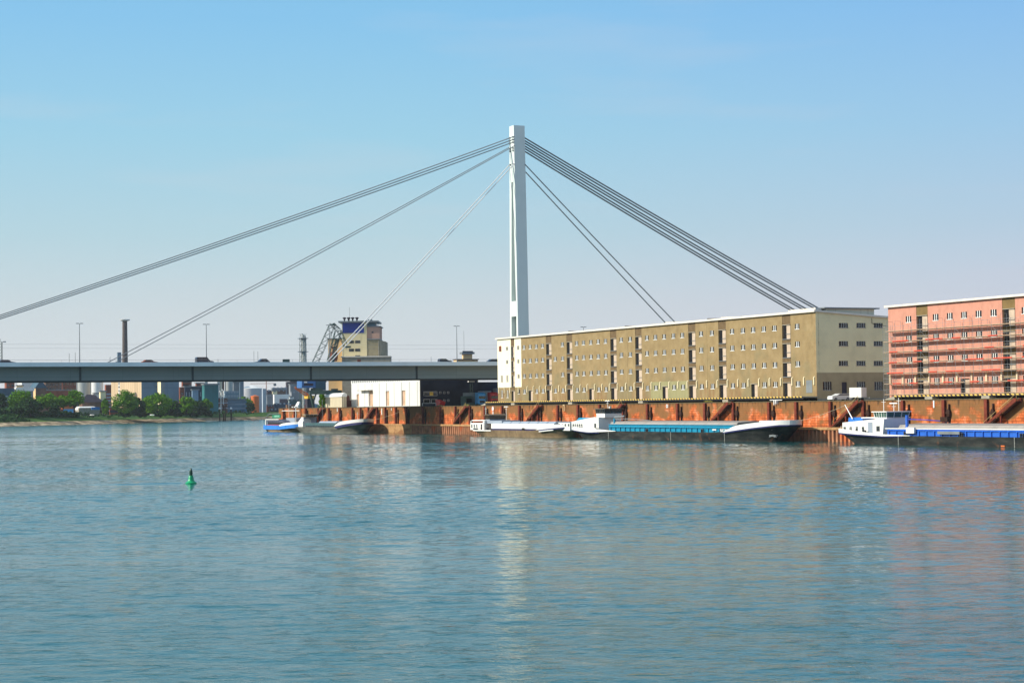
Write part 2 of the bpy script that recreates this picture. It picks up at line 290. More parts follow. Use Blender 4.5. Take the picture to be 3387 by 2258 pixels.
# wind patches: rougher and calmer areas, drifting obliquely
PW = np.zeros_like(X)
for k in range(9):
    a = rs.uniform(-.5, .5); lam = rs.uniform(35, 160); PW += np.sin((X*math.sin(a)*.45+Y*math.cos(a))*2*PI/lam+rs.uniform(0, 6.3))
PW = np.clip(.85+.22*PW/1.5, .45, 1.35)
for k in range(64):
    lam = .5*(7/.5)**(rs.rand()**1.35); a = rs.normal(.15, .55); kx, ky = math.sin(a), math.cos(a); s = .0086*(.45 if lam > 3.5 else 1)*(1.2 if lam < 1.5 else 1)
    amp = s*lam/(2*PI)*1.414; fade = np.clip((lam/spc-1.3)/1.2, 0, 1); ph = (X*kx+Y*ky)*2*PI/lam+rs.uniform(0, 6.3)
    Z += amp*fade*(np.sin(ph)+.25*np.sin(2*ph+1.57)) * (PW if lam < 6 else 1)
edge = np.clip((1-np.abs(U))[None, :]*HW[:, None]/6, 0, 1)*np.clip((900-Y)/30, 0, 1)*np.clip((Y-34)/3, 0, 1); Z *= edge
Z += .13*np.exp(-((Y-bY-.5-.25*np.sin(X*.35))/.6)**2)*np.clip((bX-.5-X)/.8, 0, 1)*np.clip((X-bX+15)/13, 0, 1)          # the current's crease trailing from the buoy
V = np.stack([X, Y, Z], -1).reshape(-1, 3); i = np.arange(ny-1)[:, None]*nx+np.arange(nx-1)[None, :]; Q = np.stack([i, i+1, i+nx+1, i+nx], -1).reshape(-1, 4)
h0, h1 = float(HW[0]), float(HW[-1]); y0, y1 = float(ys[0]), float(ys[-1]); n0 = len(V)
R = [(-3000, -200, 0), (3000, -200, 0), (3000, 4500, 0), (-3000, 4500, 0), (-h0, y0, 0), (h0, y0, 0), (h1, y1, 0), (-h1, y1, 0)]
RQ = np.array([(0, 1, 5, 4), (1, 2, 6, 5), (2, 3, 7, 6), (3, 0, 4, 7)])+n0
V = np.concatenate([V, np.array(R)]); Q = np.concatenate([Q, RQ])
me = bpy.data.meshes.new('water'); me.vertices.add(len(V)); me.vertices.foreach_set('co', V.astype(np.float32).ravel()); me.loops.add(Q.size); me.loops.foreach_set('vertex_index', Q.astype(np.int32).ravel())
me.polygons.add(len(Q)); me.polygons.foreach_set('loop_start', np.arange(0, Q.size, 4, dtype=np.int32)); me.polygons.foreach_set('loop_total', np.full(len(Q), 4, np.int32)); me.update(); me.polygons.foreach_set('use_smooth', np.ones(len(Q), bool)); me.materials.append(wm); me.validate()
wob = bpy.data.objects.new('water', me); COL.objects.link(wob); tag(wob, kind='structure')

# ================================================================ land
ZQ = 7.85
g = MB(); P = [q2w(-332, .6), q2w(300, .6), q2w(300, 1100), q2w(-332, 1100)]
g.add([(p.x, p.y, ZQ) for p in P] + [(p.x, p.y, -2) for p in P], [(0, 1, 2, 3), (0, 3, 7, 4), (3, 2, 6, 7), (2, 1, 5, 6), (1, 0, 4, 5)])
tag(g.build('quay_ground', mat('dusty_ground', (.33, .28, .20), .95, var=.2, scale=.2)), kind='structure')
# far bank: shoreline points, gravel foreshore, grass slope, flat land to the horizon
shore = [onz(-900, 1431), onz(-400, 1420), onz(0, 1410.5), onz(180, 1406), onz(350, 1401.5), onz(520, 1396.5), onz(700, 1391.5), onz(870, 1387), onz(1000, 1384.0), Vector((60, 2300, 0)), Vector((1500, 2600, 0)), Vector((4000, 2900, 0))]
def offs(dist, z, jit=0):
    r = []
    for i, p in enumerate(shore):
        a = shore[max(0, i-1)]; c = shore[min(len(shore)-1, i+1)]; d = (c-a).normalized(); nrm = Vector((-d.y, d.x, 0)); r.append(p + nrm*dist + Vector((0, 0, z)))
    return r
def strip(name, A, B, M, kind='structure', sub=14, jit=0):
    b = MB(); n = 0; PA = []; PB = []
    for i in range(len(A)-1):
        for k in range(sub):
            f = k/sub; PA.append(A[i].lerp(A[i+1], f)); PB.append(B[i].lerp(B[i+1], f))
    PA.append(A[-1]); PB.append(B[-1])
    J = [Vector((0, rnd.uniform(-jit, jit), rnd.uniform(-jit, jit)*.12)) for _ in PA]
    b.add([*PA, *[p+j for p, j in zip(PB, J)]], [(i, i+1, len(PA)+i+1, len(PA)+i) for i in range(len(PA)-1)])
    return tag(b.build(name, M), kind=kind), [p+j for p, j in zip(PB, J)]
S0 = offs(0, -.3); S1 = offs(13, 2.1); S2 = offs(34, 5.2); S3 = offs(4500, 5.2)
strip('gravel_shore', S0, S1, gravel, jit=0); strip('grass_bank', S1, S2, grassm)
strip('far_ground', S2, [Vector((max(-3300, min(4200, p.x*2)), 4600, 5.2)) for p in S2], mat('industrial_ground', (.12, .115, .10), .95, var=.2, scale=.05))

# ================================================================ quay wall
SL, SR = -332, 299
q = T('quay_wall', 'long rust stained brick quay wall running under the warehouses along the river', 'quay wall', 0, 0, 0)
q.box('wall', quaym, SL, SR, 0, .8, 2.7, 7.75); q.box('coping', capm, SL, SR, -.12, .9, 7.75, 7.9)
q.box('ledge', ledgem, SL, SR, -1.5, -.005, 2.25, 2.75)
q.box('base_wall', ledgem, SL, -205, -1.35, 0, -1, 2.25)
sp = MB(); x = -205.; k = 0; pts = []
while x < SR:
    pts += [(x, -1.35), (x+.55, -1.35), (x+.75, -.75), (x+1.15, -.75)]; x += 1.35
n = len(pts); sp.add([(a, c, -1) for a, c in pts] + [(a, c, 2.25) for a, c in pts], [(i, i+1, n+i+1, n+i) for i in range(n-1)])
q.part('sheet_piling', sheetm, sp)
PILES = [-326, -314, -302, -290, -279.3, -268.9, -257.3, -250, -243.1, -235.7, -228.7, -220.2, -211.5, -199, -186, -175.3, -165.4, -155.5, -144.4, -133.7, -122.7, -111.5, -100.5, -89.2, -77.5, -65.9, -52.3, -40.6, -29, -15.3, -5.4, 6.4, 17.2, 29.4, 41.3, 52.9, 64, 76]
fp = None
for i, s in enumerate(PILES):
    if s > 90: break
    b = MB().box(-.28, .28, -.42, -.02, 0, 5.05).box(-.38, .38, -.5, -.41, 0, 5.05).box(-.38, .38, -.12, -.02, 0, 5.0)
    c = MB().box(-.14, .14, -.34, -.02, 0, 4.3).prism([(-.2, 2.0), (-.42, 2.5), (-.42, 3.0), (-.2, 3.4), (.2, 3.4), (.42, 3.0), (.42, 2.5), (.2, 2.0)], -.5, -.05).box(-1.0, -.2, -.3, -.15, 2.6, 2.85)
    if i == 0:
        fp = b.build('fender_pile', rust, q.root, loc=(s, 0, 2.7)); fq = c.build('mooring_post', rustd, q.root, loc=(s+1.5, 0, 2.7))
    else:
        a = dup(fp, q.root, (s, 0, 2.7)); d_ = dup(fq, q.root, (s+1.35+rnd.uniform(0, .4), 0, 2.7))
# stairs in front of the wall
STW = {-283: 'below the silo building', -236: 'below the white clad warehouse', -165.6: 'between bridge shadow and tan barge', -120: 'behind the small tan barge hold',
       -76: 'behind the wheelhouse of the teal barge', -29.3: 'behind the teal barge cargo hold', 17.1: 'between teal barge bow and blue barge', 62: 'at the right edge of the view'}
for s1, wh in STW.items():
    L = 8.8; st = T('quay_stairs', 'rusty steel stairs down the wall ' + wh, 'stairs', s1, -1.4, 2.75, group='steel stairs down the quay wall')
    top, bot = 7.9, 2.75
    for w0, w1 in ((-1.45, -1.33), (-.25, -.13)):
        st.part('stringer', rust, MB().prism([(s1, top), (s1, top-.55), (s1-L, bot-.25 if 0 else bot), (s1-L, bot+.35), (s1-.5, top)], w0, w1))
    tr = MB()
    for k in range(24): f = k/23; tr.box(s1-.2-f*(L-.5), s1+.12-f*(L-.5), -1.33, -.25, top-.3-f*(top-bot-.35), top-.22-f*(top-bot-.35))
    st.part('treads', rustd, tr)
    st.part('riser_plate', rustd, MB().prism([(s1-.1, top-.55), (s1-.1, top-.75), (s1-L, bot+.02), (s1-L+.6, bot+.02)], -1.3, -.3))
    hr = MB()
    for k in range(5): f = k/4; hr.bar((s1-f*L*.97, -1.39, top-.1-f*(top-bot-.3)), (s1-f*L*.97, -1.39, top+.8-f*(top-bot-.3)), .035)
    hr.bar((s1, -1.39, top+.8), (s1-L*.97, -1.39, bot+1.1), .035)
    st.part('handrail', mat('worn_yellow_rail', (.5, .36, .14), .7), hr)
    pb = MB().box(s1-4.4, s1-4.15, -1.3, -1.05, 2.75, 5.4); st.part('support_post', rust, pb)
# signs and plates fixed to the wall
def plate(label, px, py0, py1, wd, M=white, w=-.06, extra=None, name='sign_plate', cat='sign'):
    s, z1 = onw(px, py0, w); _, z0 = onw(px, py1, w); o = T(name, label, cat, s, w, z0); o.box('board', M, s-wd/2, s+wd/2, w-.07, w, z0, z1)
    if extra: extra(o, s, w, z0, z1)
    return o
def digit(o, s, w, z0, z1):
    h = z1-z0; b = MB()
    for a in (0, 1): b.box(s-.22, s+.22, w-.085, w-.072, z0+h*(.18+.32*a), z0+h*(.23+.32*a))
    b.box(s-.22, s+.22, w-.085, w-.072, z0+h*.82, z0+h*.87).box(s-.22, s-.12, w-.086, w-.073, z0+h*.2, z0+h*.85).box(s+.12, s+.22, w-.086, w-.073, z0+h*.2, z0+h*.85); o.part('numeral', black, b)
plate('small white plate with a black numeral on the wall above the teal barge', 2207, 1337, 1348, .8, extra=digit)
plate('tall white strip plate below the white clad warehouse', 1263, 1350, 1371, .55)
plate('short white strip plate right of the tall one, below the white clad warehouse', 1295, 1349, 1357, .4)
plate('white bar plate high on the wall behind the deep blue barge', 3089, 1324, 1348, .35)
plate('white strip plate on the wall left of the silo tower, behind the grey barge', 1116, 1349, 1361, .5)
def disc(o, s, w, z0, z1):
    b = MB(); n = 20; r = .75; zc = z1-.6
    for (r0, y) in ((r, w-.09),):
        b.prism([(s+r0*math.cos(2*PI*i/n), zc+r0*math.sin(2*PI*i/n)) for i in range(n)], w-.12, w-.072)
    o.part('disc', white, b)
    b = MB(); ri = [.75, .56]
    for i in range(n):
        a, c = 2*PI*i/n, 2*PI*(i+1)/n; b.add([(s+ri[0]*math.cos(a), w-.13, zc+ri[0]*math.sin(a)), (s+ri[0]*math.cos(c), w-.13, zc+ri[0]*math.sin(c)), (s+ri[1]*math.cos(c), w-.13, zc+ri[1]*math.sin(c)), (s+ri[1]*math.cos(a), w-.13, zc+ri[1]*math.sin(a))], [(0, 1, 2, 3)])
    o.part('red_ring', mat('faded_red', (.6, .2, .14), .6), b)
plate('round white river sign with faded red ring over the tan barge wheelhouse', 1631, 1344, 1370, .5, extra=disc)
fr = T('landing_frame', 'white pipe frame on the quay edge above the teal barge bow', 'frame', onw(2567, 1327, -.5)[0], -.5, 7.9)
s0 = onw(2547, 1327, -.5)[0]; s1 = onw(2587, 1327, -.5)[0]
fr.part('rail', white, MB().bar((s0, -.5, 8.15), (s1, -.5, 8.15), .09)); fr.part('bracket', white, MB().box(s0+1.4, s0+1.6, -.6, 0, 7.2, 8.1).box(s0+2.1, s0+2.3, -.6, 0, 7.4, 8.1))
yl = T('mooring_marker', 'small yellow ladder frame on the wall above the tan barge bow', 'ladder', onw(1865, 1350, -.3)[0], -.3, 6.2)
sa = yl.o[0]; yl.part('rails', mat('pale_yellow_paint', (.72, .5, .25), .6), MB().box(sa-.45, sa-.3, -.35, -.2, 6.2, 7.7).box(sa+.3, sa+.45, -.35, -.2, 6.2, 7.7).box(sa-.45, sa+.45, -.36, -.21, 7.6, 7.75))
for px, lab in ((1452, 'green tuft of weeds on the quay edge left of the red skip'), (1540, 'yellow flowering weeds on the quay edge by the blue lorry'), (2340, 'weeds under the loading platform above the teal barge')):
    s = onw(px, 1340, .3)[0]; b = MB(); r_ = random.Random(px)
    for k in range(60):
        a, c, h = r_.uniform(-1.5, 1.5), r_.uniform(-.1, .6), r_.uniform(.15, .5); b.add([(s+a, .3+c, 7.98), (s+a+.12, .3+c, 7.98), (s+a+r_.uniform(-.2, .3), .3+c+r_.uniform(-.1, .1), 7.98+h)], [(0, 1, 2)])
    w_ = T('weeds', lab, 'weeds', s, .3, 7.98); w_.root['kind'] = 'stuff'; w_.part('leaves', mat('weed_leaf', (.22, .2, .04), .8), b)

# ================================================================ bridge
SB, BW, ZT, ZF, ZB = -192.0, 28.0, 20.62, 19.5, 15.65
SB2 = SB-BW; SM = (SB+SB2)/2; WL, WR = -330, 320
br = T('cable_stayed_bridge', 'grey road bridge hung by steel cables from a tall slim white pylon across the river', 'bridge', SM, 34, ZQ)
for a, c in ((SB-.35, SB), (SB2, SB2+.35)): br.box('parapet', fascia, a, c, WL, WR, ZF, ZT)
br.box('deck_slab', conc, SB2+.35, SB-.35, WL, WR, ZF, 19.95)
br.box('road_surface', asph, SB2+1.5, SB-1.5, WL, WR, 19.954, 19.99)
gb = MB().prismx([(0, 0)], 0, 0) if 0 else MB()
gb.box(SB-8, SB-2.8, WL, WR, ZB+.18, ZF-.01).box(SB2+2.8, SB2+8, WL, WR, ZB+.18, ZF-.01)
br.part('girder', girder, gb)
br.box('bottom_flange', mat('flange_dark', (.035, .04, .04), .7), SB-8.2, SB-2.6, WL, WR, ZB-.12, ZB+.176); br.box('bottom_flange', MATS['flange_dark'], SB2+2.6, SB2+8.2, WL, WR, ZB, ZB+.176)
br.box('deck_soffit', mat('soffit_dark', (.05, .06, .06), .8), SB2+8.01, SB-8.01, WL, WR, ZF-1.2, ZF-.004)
for px in (265, 637, 1028, 1378):
    w = ons(px, 1230, SB-2.8)[0]; br.box('web_stiffener', mat('stiffener', (.06, .07, .07), .7), SB-2.8, SB-2.55, w-.25, w+.25, ZB+.18, ZF-.02)
for w in (33.5,):
    br.box('pier', conc, SB2+6, SB2+9, w, w+3, ZQ, ZB); br.box('pier', conc, SB-9, SB-6, w, w+3, ZQ, ZB)
for w in (-255, 62, 110, 165): br.box('pier', conc, SB2+6, SB-6, w, w+3, -1 if w < 0 else ZQ, ZB)
rl = MB().bar((SB-.6, WL, 21.28), (SB-.6, WR, 21.28), .04)
w = WL
while w < WR: rl.bar((SB-.6, w, 19.96), (SB-.6, w, 21.28), .03); w += 8
br.part('railing', steel, rl)
# pylon: two slim leaning legs that join at the top
zt = 92.3; wn, wf = 32.75, 36.4
def half(z): return 1.55 + (zt-z)/(zt-20)*1.45
py = MB()
zo, zc1, zc0 = 75.2, 39.2, 34.6
def slab(z0, z1, in0, in1):
    for sg in (-1, 1):
        a0, a1 = half(z0), half(z1)
        vs = []
        for z, aa, ii in ((z0, a0, in0), (z1, a1, in1)):
            for w_ in (wn, wf):
                vs += [(SM+sg*ii, w_, z), (SM+sg*aa, w_, z)]
        py.add(vs, [(0, 1, 3, 2), (4, 6, 7, 5), (0, 4, 5, 1), (2, 3, 7, 6), (1, 5, 7, 3), (0, 2, 6, 4)])
def full(z0, z1):
    a0, a1 = half(z0), half(z1)
    py.add([(SM-a0, wn, z0), (SM+a0, wn, z0), (SM+a0, wf, z0), (SM-a0, wf, z0), (SM-a1, wn, z1), (SM+a1, wn, z1), (SM+a1, wf, z1), (SM-a1, wf, z1)], [(0, 3, 2, 1), (4, 5, 6, 7), (0, 1, 5, 4), (1, 2, 6, 5), (2, 3, 7, 6), (3, 0, 4, 7)])
inn = lambda z: max(.42, half(z)-1.05)
full(zo, zt); slab(zc1, zo, inn(zc1), .45); full(zc0, zc1); slab(19.9, zc0, inn(19.9), inn(zc0))
pyo = br.part('pylon', pylonw, py)
br.part('pylon_recess', mat('pylon_recess_shade', (.30, .33, .31), .8), MB().add([(SM-inn(zc1)-.02, wn+1.3, zc1), (SM+inn(zc1)+.02, wn+1.3, zc1), (SM+.46, wn+1.3, zo), (SM-.46, wn+1.3, zo), (SM-inn(zc1)-.02, wn+1.5, zc1), (SM+inn(zc1)+.02, wn+1.5, zc1), (SM+.46, wn+1.5, zo), (SM-.46, wn+1.5, zo)], [(0, 1, 2, 3), (4, 5, 6, 7), (0, 1, 5, 4), (1, 2, 6, 5), (2, 3, 7, 6), (3, 0, 4, 7)]).box(SM-inn(21)+.1, SM+inn(34)-.02, wn+1.3, wn+1.5, 20, zc0), pyo)  # slot back coloured darker than the pylon to paint the recess shade
for i, z in enumerate((88.8, 88.0, 87.2, 85.4, 84.7, 80.6)): br.part('cable_socket', steel, MB().box(SM-1.4, SM-.7, wn-.35, wn, z-.15, z+.2).box(SM+.7, SM+1.4, wn-.35, wn, z-.15, z+.2), pyo)
cabled = mat('dark_cable_coating', (.19, .20, .21), .5, .1, var=.03)
cablew = mat('sunlit_cable_coating', (.78, .77, .74), .5, .1, var=.03)  # paler cable copy: sunlight on the steep cables put into the colour
def cable(s, w0, z0, w1, z1, r, sag, M=None):
    b = MB(); n = 14; pr = None
    for i in range(n+1):
        f = i/n; p = (s, w0+(w1-w0)*f, z0+(z1-z0)*f - sag*4*f*(1-f))
        if pr: b.bar(pr, p, r, 6)
        pr = p
    br.part('stay_cable', M or cablem, b, smooth=True)
for dz in (0, .82, 1.64):
    for sd in (-1.6, 1.6): cable(SM+sd, wn+.2, 88.9-dz, -157+dz*1.5, 20.9, .13, 1.1)
for sd in (-1.8, 1.8):
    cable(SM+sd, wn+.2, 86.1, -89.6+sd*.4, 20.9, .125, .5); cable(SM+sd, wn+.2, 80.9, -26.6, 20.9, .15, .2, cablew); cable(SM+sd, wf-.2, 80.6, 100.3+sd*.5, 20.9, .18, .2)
for dz in (0, 1.62, 3.24):
    for sd in (-1.1, 1.1): cable(SM+sd, wf-.2, 88.9-dz, 180-dz*3.7, 20.9, .23, .9, cabled)
# overhead tram wires, masts
ow = T('overhead_wires', 'two thin tram wires strung along the bridge deck between lamp posts', 'wires', SM, 0, 20)
for z in (24.9, 26.0): ow.part('wire', cablem, MB().bar((SM-3, WL, z), (SM-3, 110, z), .025, 4))
def lamp_post():
    r = thing('street_lamp', '', 'street lamp', (0, 0, 0), RZ, 'street lamps along the bridge')
    MB().bar((0, 0, 0), (0, 0, 11.6), .15, 8, .08).build('pole', steel, r, smooth=True); MB().bar((0, -.7, 11.7), (0, .7, 11.7), .05).build('arm', steel, r)
    for sg in (-1, 1): MB().box(-.16, .16, sg*.55-.4, sg*.55+.4, 11.68, 11.86).build('lamp_head', steel, r)
    return r
lp = lamp_post()
LL = ['leftmost street lamp on the bridge, left of the brick chimney', 'street lamp on the bridge beside the dark van', 'street lamp on the bridge in front of the dock crane', 'street lamp on the bridge right of the silo building, left of the pylon', 'street lamp showing over the roof of the olive warehouse']
for i, px in enumerate((263.5, 683, 1090, 1511.5, 1931)):
    w = ons(px, 1190, SM-4)[0]; o = lp if i == 0 else dup(lp); o.location = q2w(SM-4, w, 19.99); o['label'] = LL[i]
# things standing on the bridge
ms = T('signal_mast', 'dark lattice mast with a lamp at the far left end of the bridge', 'mast', SM, ons(2, 1190, SM)[0], 19.99)
w = ms.o[1]; b = MB()
for a in (-.5, .5):
    for c in (-.35, .35): b.bar((SM+a, w+c, 19.99), (SM+a, w+c, 26.3), .07)
for k in range(8): b.bar((SM+.5, w-.35, 20+k*.8), (SM+.5, w+.35, 20.8+k*.8), .05)
ms.part('lattice', craneg, b); ms.part('arm', steel, MB().bar((SM, w, 26.5), (SM, w+1.3, 26.5), .08).bar((SM, w, 26.3), (SM, w, 27.3), .05)); ms.box('lamp_head', steel, SM-.2, SM+.2, w+.7, w+1.4, 26.4, 26.65)
for px, z1, lab in ((229, 23.6, 'thin bare pole behind the bridge, left of the first lamp'), (249, 23.9, 'thin bare pole on the bridge just left of the leftmost lamp'), (840, 24.2, 'thin bare pole on the bridge left of the small dark car'), (853, 24.2, 'thin bare pole on the bridge at the small dark car'), (1426, 22.6, 'short marker pole on the bridge right of the silo building'), (364, 22.7, 'short marker pole on the bridge where the second cables land'), (721, 22.0, 'short post on the bridge right of the dark van')):
    w = ons(px, 1190, SM-6)[0]; o = T('marker_pole', lab, 'pole', SM-6, w, 19.99, group='thin poles on the bridge'); o.part('pole', steel, MB().bar((SM-6, w, 19.99), (SM-6, w, z1), .06))
for px, wd, lab in ((947, 2.0, 'grey box sign on the bridge left of the dock crane'), (1188, 1.0, 'dark red box sign on the bridge in front of the silo building')):
    w = ons(px, 1190, SB-3)[0]; o = T('road_sign', lab, 'sign', SB-3, w, 19.99); o.box('board', craneg if px < 1000 else brick, SB-3.1, SB-3, w-wd/2/.93, w+wd/2, 20.4, 21.5); o.part('post', steel, MB().bar((SB-3.05, w, 19.99), (SB-3.05, w, 20.4), .05))
def car(name, label, px, M, L=4.5, hh=1.5, van=False, rev=False, z=19.99, s=None, group=None, w=None, cat='car'):
    s = SB-3.5 if s is None else s; w = ons(px, 1190, s)[0] if w is None else w
    o = T(name, label, cat, s, w, z, group); sg = -1 if rev else 1; Y = lambda a: w+sg*a
    if van: prof = [(-L/2, .3), (L/2, .3), (L/2, .85), (L/2-.25, 1.0), (L/2-1.1, 1.1), (L/2-1.9, hh), (-L/2+.25, hh), (-L/2, hh-.35)]; win = [(L/2-1.25, 1.12), (L/2-1.9, hh-.12), (-L/2+.35, hh-.12), (-L/2+.25, 1.12)]
    else: prof = [(-L/2, .35), (L/2, .35), (L/2, .75), (L/2-1.1, .92), (L/2-1.9, hh), (-L/2+1.0, hh), (-L/2+.3, .98), (-L/2, .9)]; win = [(L/2-1.25, .95), (L/2-1.95, hh-.1), (-L/2+1.05, hh-.1), (-L/2+.5, .98)]
    o.part('body', M, MB().prismx([(Y(a), z+c) for a, c in prof], s-.88, s+.88)); o.part('window', glass, MB().prismx([(Y(a), z+c) for a, c in win], s+.882, s+.9)); o.part('window', glass, MB().prismx([(Y(a), z+c) for a, c in win], s-.9, s-.882))
    for a in (-L/2+.85, L/2-.85):
        for sd in (-.78, .78):
            b = MB(); n = 14; b.prismx([(Y(a)+.33*math.cos(2*PI*i/n), z+.33+.33*math.sin(2*PI*i/n)) for i in range(n)], s+sd-.13, s+sd+.13); wh = o.part('wheel', tyre, b)
            o.part('rim', steel, MB().prismx([(Y(a)+.18*math.cos(2*PI*i/8), z+.33+.18*math.sin(2*PI*i/8)) for i in range(8)], s+sd+(.131 if sd > 0 else -.16), s+sd+(.16 if sd > 0 else -.131)), wh)
    return o
G = 'cars driving on the bridge'
car('van', 'dark blue van driving on the bridge by the second lamp', 676, carm, 4.9, 2.1, True, group=G, cat='van')
car('car', 'small dark car on the bridge between dark van and dock crane', 866, carm, 4.2, 1.62, rev=True, group=G)
car('car', 'dark hatchback on the bridge between silo building and fourth lamp', 1471, carm, 3.8, 1.6, True, group=G)
car('car', 'dark saloon on the bridge at the corner of the cream painted warehouse wall', 1636, carm, 4.6, 1.5, group=G)
car('car', 'low dark car on the bridge at the far left edge', 21, carm, 4.6, 1.42, group=G)
car('car', 'low dark car roof on the bridge near the brick chimney', 495, brick, 4.2, 1.4, group=G)
# ================================================================ olive warehouse
WX0, WX1, WW, ZR = -168.9, -13.1, 10.0, 26.2
ROWS = (23.45, 19.75, 15.65, 11.48)
def window_proto(wd, hh, bars=2, sill=True, M=white):
    b = MB(); t = .085
    for k in range(bars): x = -wd/2 + wd*(k+1)/(bars+1); b.box(x-t, x+t, -.02, .06, -hh/2, hh/2)
    if sill: b.box(-wd/2-.03, wd/2+.03, -.06, .1, -hh/2-.07, -hh/2+.04)
    f = b.build('window', M); MB().box(-wd/2, wd/2, .14, .16, -hh/2, hh/2).build('pane', glass, f); return f
wh = T('olive_warehouse', 'long olive brown four storey warehouse with cream painted left end on the quay', 'warehouse', WX0, WW, ZQ)
cols = [-151.8+0, -148.0, -144.2, -140.4, -128.7, -120.6, -116.8, -112.8, -108.8, -104.9, -96.7, -92.2, -83.9, -79.8, -75.6, -71.3, -67.2, -58.8, -54.1, -45.5, -41.1, -36.9, -32.7, -28.5, -19.9]
dcols = [-159.0, -136.7, -124.7, -100.8, -88.1, -62.9, -49.7, -24.0]; gcols = [-148.0, -112.8, -75.5, -36.8]
ww, whh = 1.7, 1.12
holes = []; wins = []; doors = []
for c in cols + [-133.0]:
    for r, z in enumerate(ROWS):
        if c == -133.0 and r in (0, 2): continue
        if r == 3 and any(abs(c-g) < 1.5 for g in gcols): continue
        holes.append((c-ww/2, c+ww/2, z-whh/2, z+whh/2)); wins.append((c, z, r))
for c, r, a, h in ((-162.6, 0, 1.2, 1.0), (-155.4, 0, 1.2, 1.1), (-162.6, 1, 1.2, 1.0), (-155.4, 1, 1.2, 1.1), (-155.4, 2, 1.2, 1.1), (-162.6, 2, 1.25, 1.9), (-166.2, 2, 1.25, 1.9), (-162.6, 3, 1.4, 2.1), (-166.2, 3, 1.4, 2.1), (-155.4, 3, 1.4, 1.2)):
    z = ROWS[r] - (.5 if h > 1.5 else 0); holes.append((c-a/2, c+a/2, z-h/2, z+h/2)); wins.append((c, z, (a, h, r)))
DH = ((23.9, 21.0), (19.95, 17.1), (15.95, 13.05), (11.75, 8.6))
strips = []
for c in dcols:
    hw = 1.15 if c < -150 else 1.6
    strips.append((c-hw, c+hw, 8.55, ZR))
for c in gcols: holes.append((c-1.25, c+1.25, 8.55, 11.7)); doors.append((c, 8.55, 11.7, 1.25, WW+.0))
allh = holes + strips
XC = -153.55
main = [h for h in allh if h[0] > XC]; left = [h for h in allh if h[1] < XC]
f = lambda u, v, d: (u, WW+d, v)
wh.part('wall', olive, holed(XC, WX1, 8.0, ZR, main, .28, f).box(XC, WX1-.0, WW+.6, WW+.7, 8, ZR-.1), label='olive brown riverside wall')
lo = [h for h in left if h[3] < 12.74]; 
lo = [(a, b_, c_, min(d_, 12.74)) for a, b_, c_, d_ in left if c_ < 12.74]; up = [(a, b_, max(c_, 12.74), d_) for a, b_, c_, d_ in left if d_ > 12.74]
f2 = lambda u, v, d: (u, WW-.03+d, v)
px0, px1 = -82.4, -64.9
ph = [(max(a, px0), min(b_, px1), max(c_, 8.0), min(d_, 12.9)) for a, b_, c_, d_ in main if b_ > px0 and a < px1 and c_ < 12.9]
wh.part('repaired_patch', lines(mat('green_grey_patch', (.29, .27, .14), .9, var=.1, scale=1.2, stretch=(1, 1, .3)), (.6, .6, .6), 30, 30, .03, .2), holed(px0, px1, 8.0, 12.9, ph, .02, lambda u, v, d: (u, WW-.012+d, v)))
wh.part('painted_wall', cream, holed(WX0, XC, 12.74, ZR, up, .3, f2), label='cream painted upper left wall')
wh.part('wall', olive, holed(WX0, XC, 8.0, 12.74, lo, .28, f).box(WX0+.0, XC, WW+.6, WW+.7, 8, ZR-.1), label='olive ground floor wall under the cream paint')
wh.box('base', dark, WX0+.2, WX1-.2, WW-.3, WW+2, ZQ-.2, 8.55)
# end wall, facing the camera's right, sloping roofline
WD = 26.0
ends = []
for px in (2790, 2848, 2905):
    for py in (1076, 1136, 1201):
        w, z = ons(px, py, WX1); ends.append((w-1.15, w+1.15, z-.5, z+.5))
gl = []
for px, h, a in ((2736, 1.75, .95), (2848, 1.75, .95), (2906, 1.75, .95)):
    w, z = ons(px, 1276, WX1); gl.append((w-a*1.15, w+a*1.15, z-h/2, z+h/2))
w, z = ons(2793, 1290, WX1); gl.append((w-.65, w+.65, 8.6, 11.7)); zc = ons(2800, 1231.7, WX1)[1]
fe = lambda u, v, d: (WX1-d, u, v)
wh.part('end_wall', creamend, holed(WW, WW+WD, zc, 24.7, ends, .2, fe).add([(WX1, WW, 24.7), (WX1, WW+WD, 24.7), (WX1, WW, ZR)], [(0, 1, 2)]), label='pale grey green upper end wall')
wh.part('end_wall', plinth, holed(WW, WW+WD, 8.3, zc, gl, .2, lambda u, v, d: (WX1+.03-d, u, v)), label='brown ground floor end wall')
wh.box('end_base', conc, WX1-.1, WX1+.06, WW+.1, WW+WD, ZQ, 8.3)
wh.box('back_wall', olive, WX0+.02, WX1-.3, WW+WD-.3, WW+WD, ZQ, 24.6); wh.box('end_wall', cream, WX0+.01, WX0+.3, WW+.72, WW+WD, ZQ, 25.0)
wh.part('roof', slate, MB().prismx([(WW-.2, ZR+.02), (WW+WD, 24.75), (WW+WD, 24.9), (WW-.2, ZR+.2)], WX0-.2, WX1+.3))
wh.box('roof_edge', roofm, WX0-.4, WX1+.35, WW-.55, WW-.21, ZR-.05, ZR+.38); wh.part('roof_edge', roofm, MB().prismx([(WW-.2, ZR+.0), (WW+WD, 24.5), (WW+WD, 24.92), (WW-.2, ZR+.36)], WX1+.301, WX1+.36))
wp = window_proto(ww, whh); wl = {}
for c, z, r in wins:
    if isinstance(r, int): a = dup(wp, wh.root, (c-WX0, 0, z-ZQ)); 
    else:
        k = (r[0], r[1])
        if k not in wl: wl[k] = window_proto(r[0], r[1], 1 if r[1] < 1.5 else 2, r[2] == 3, roofm)
        a = dup(wl[k], wh.root, (c-WX0, 0, z-ZQ))
    row = r if isinstance(r, int) else r[2]
    if row == 3: a.name = 'ground_floor_window'
proto(wp)
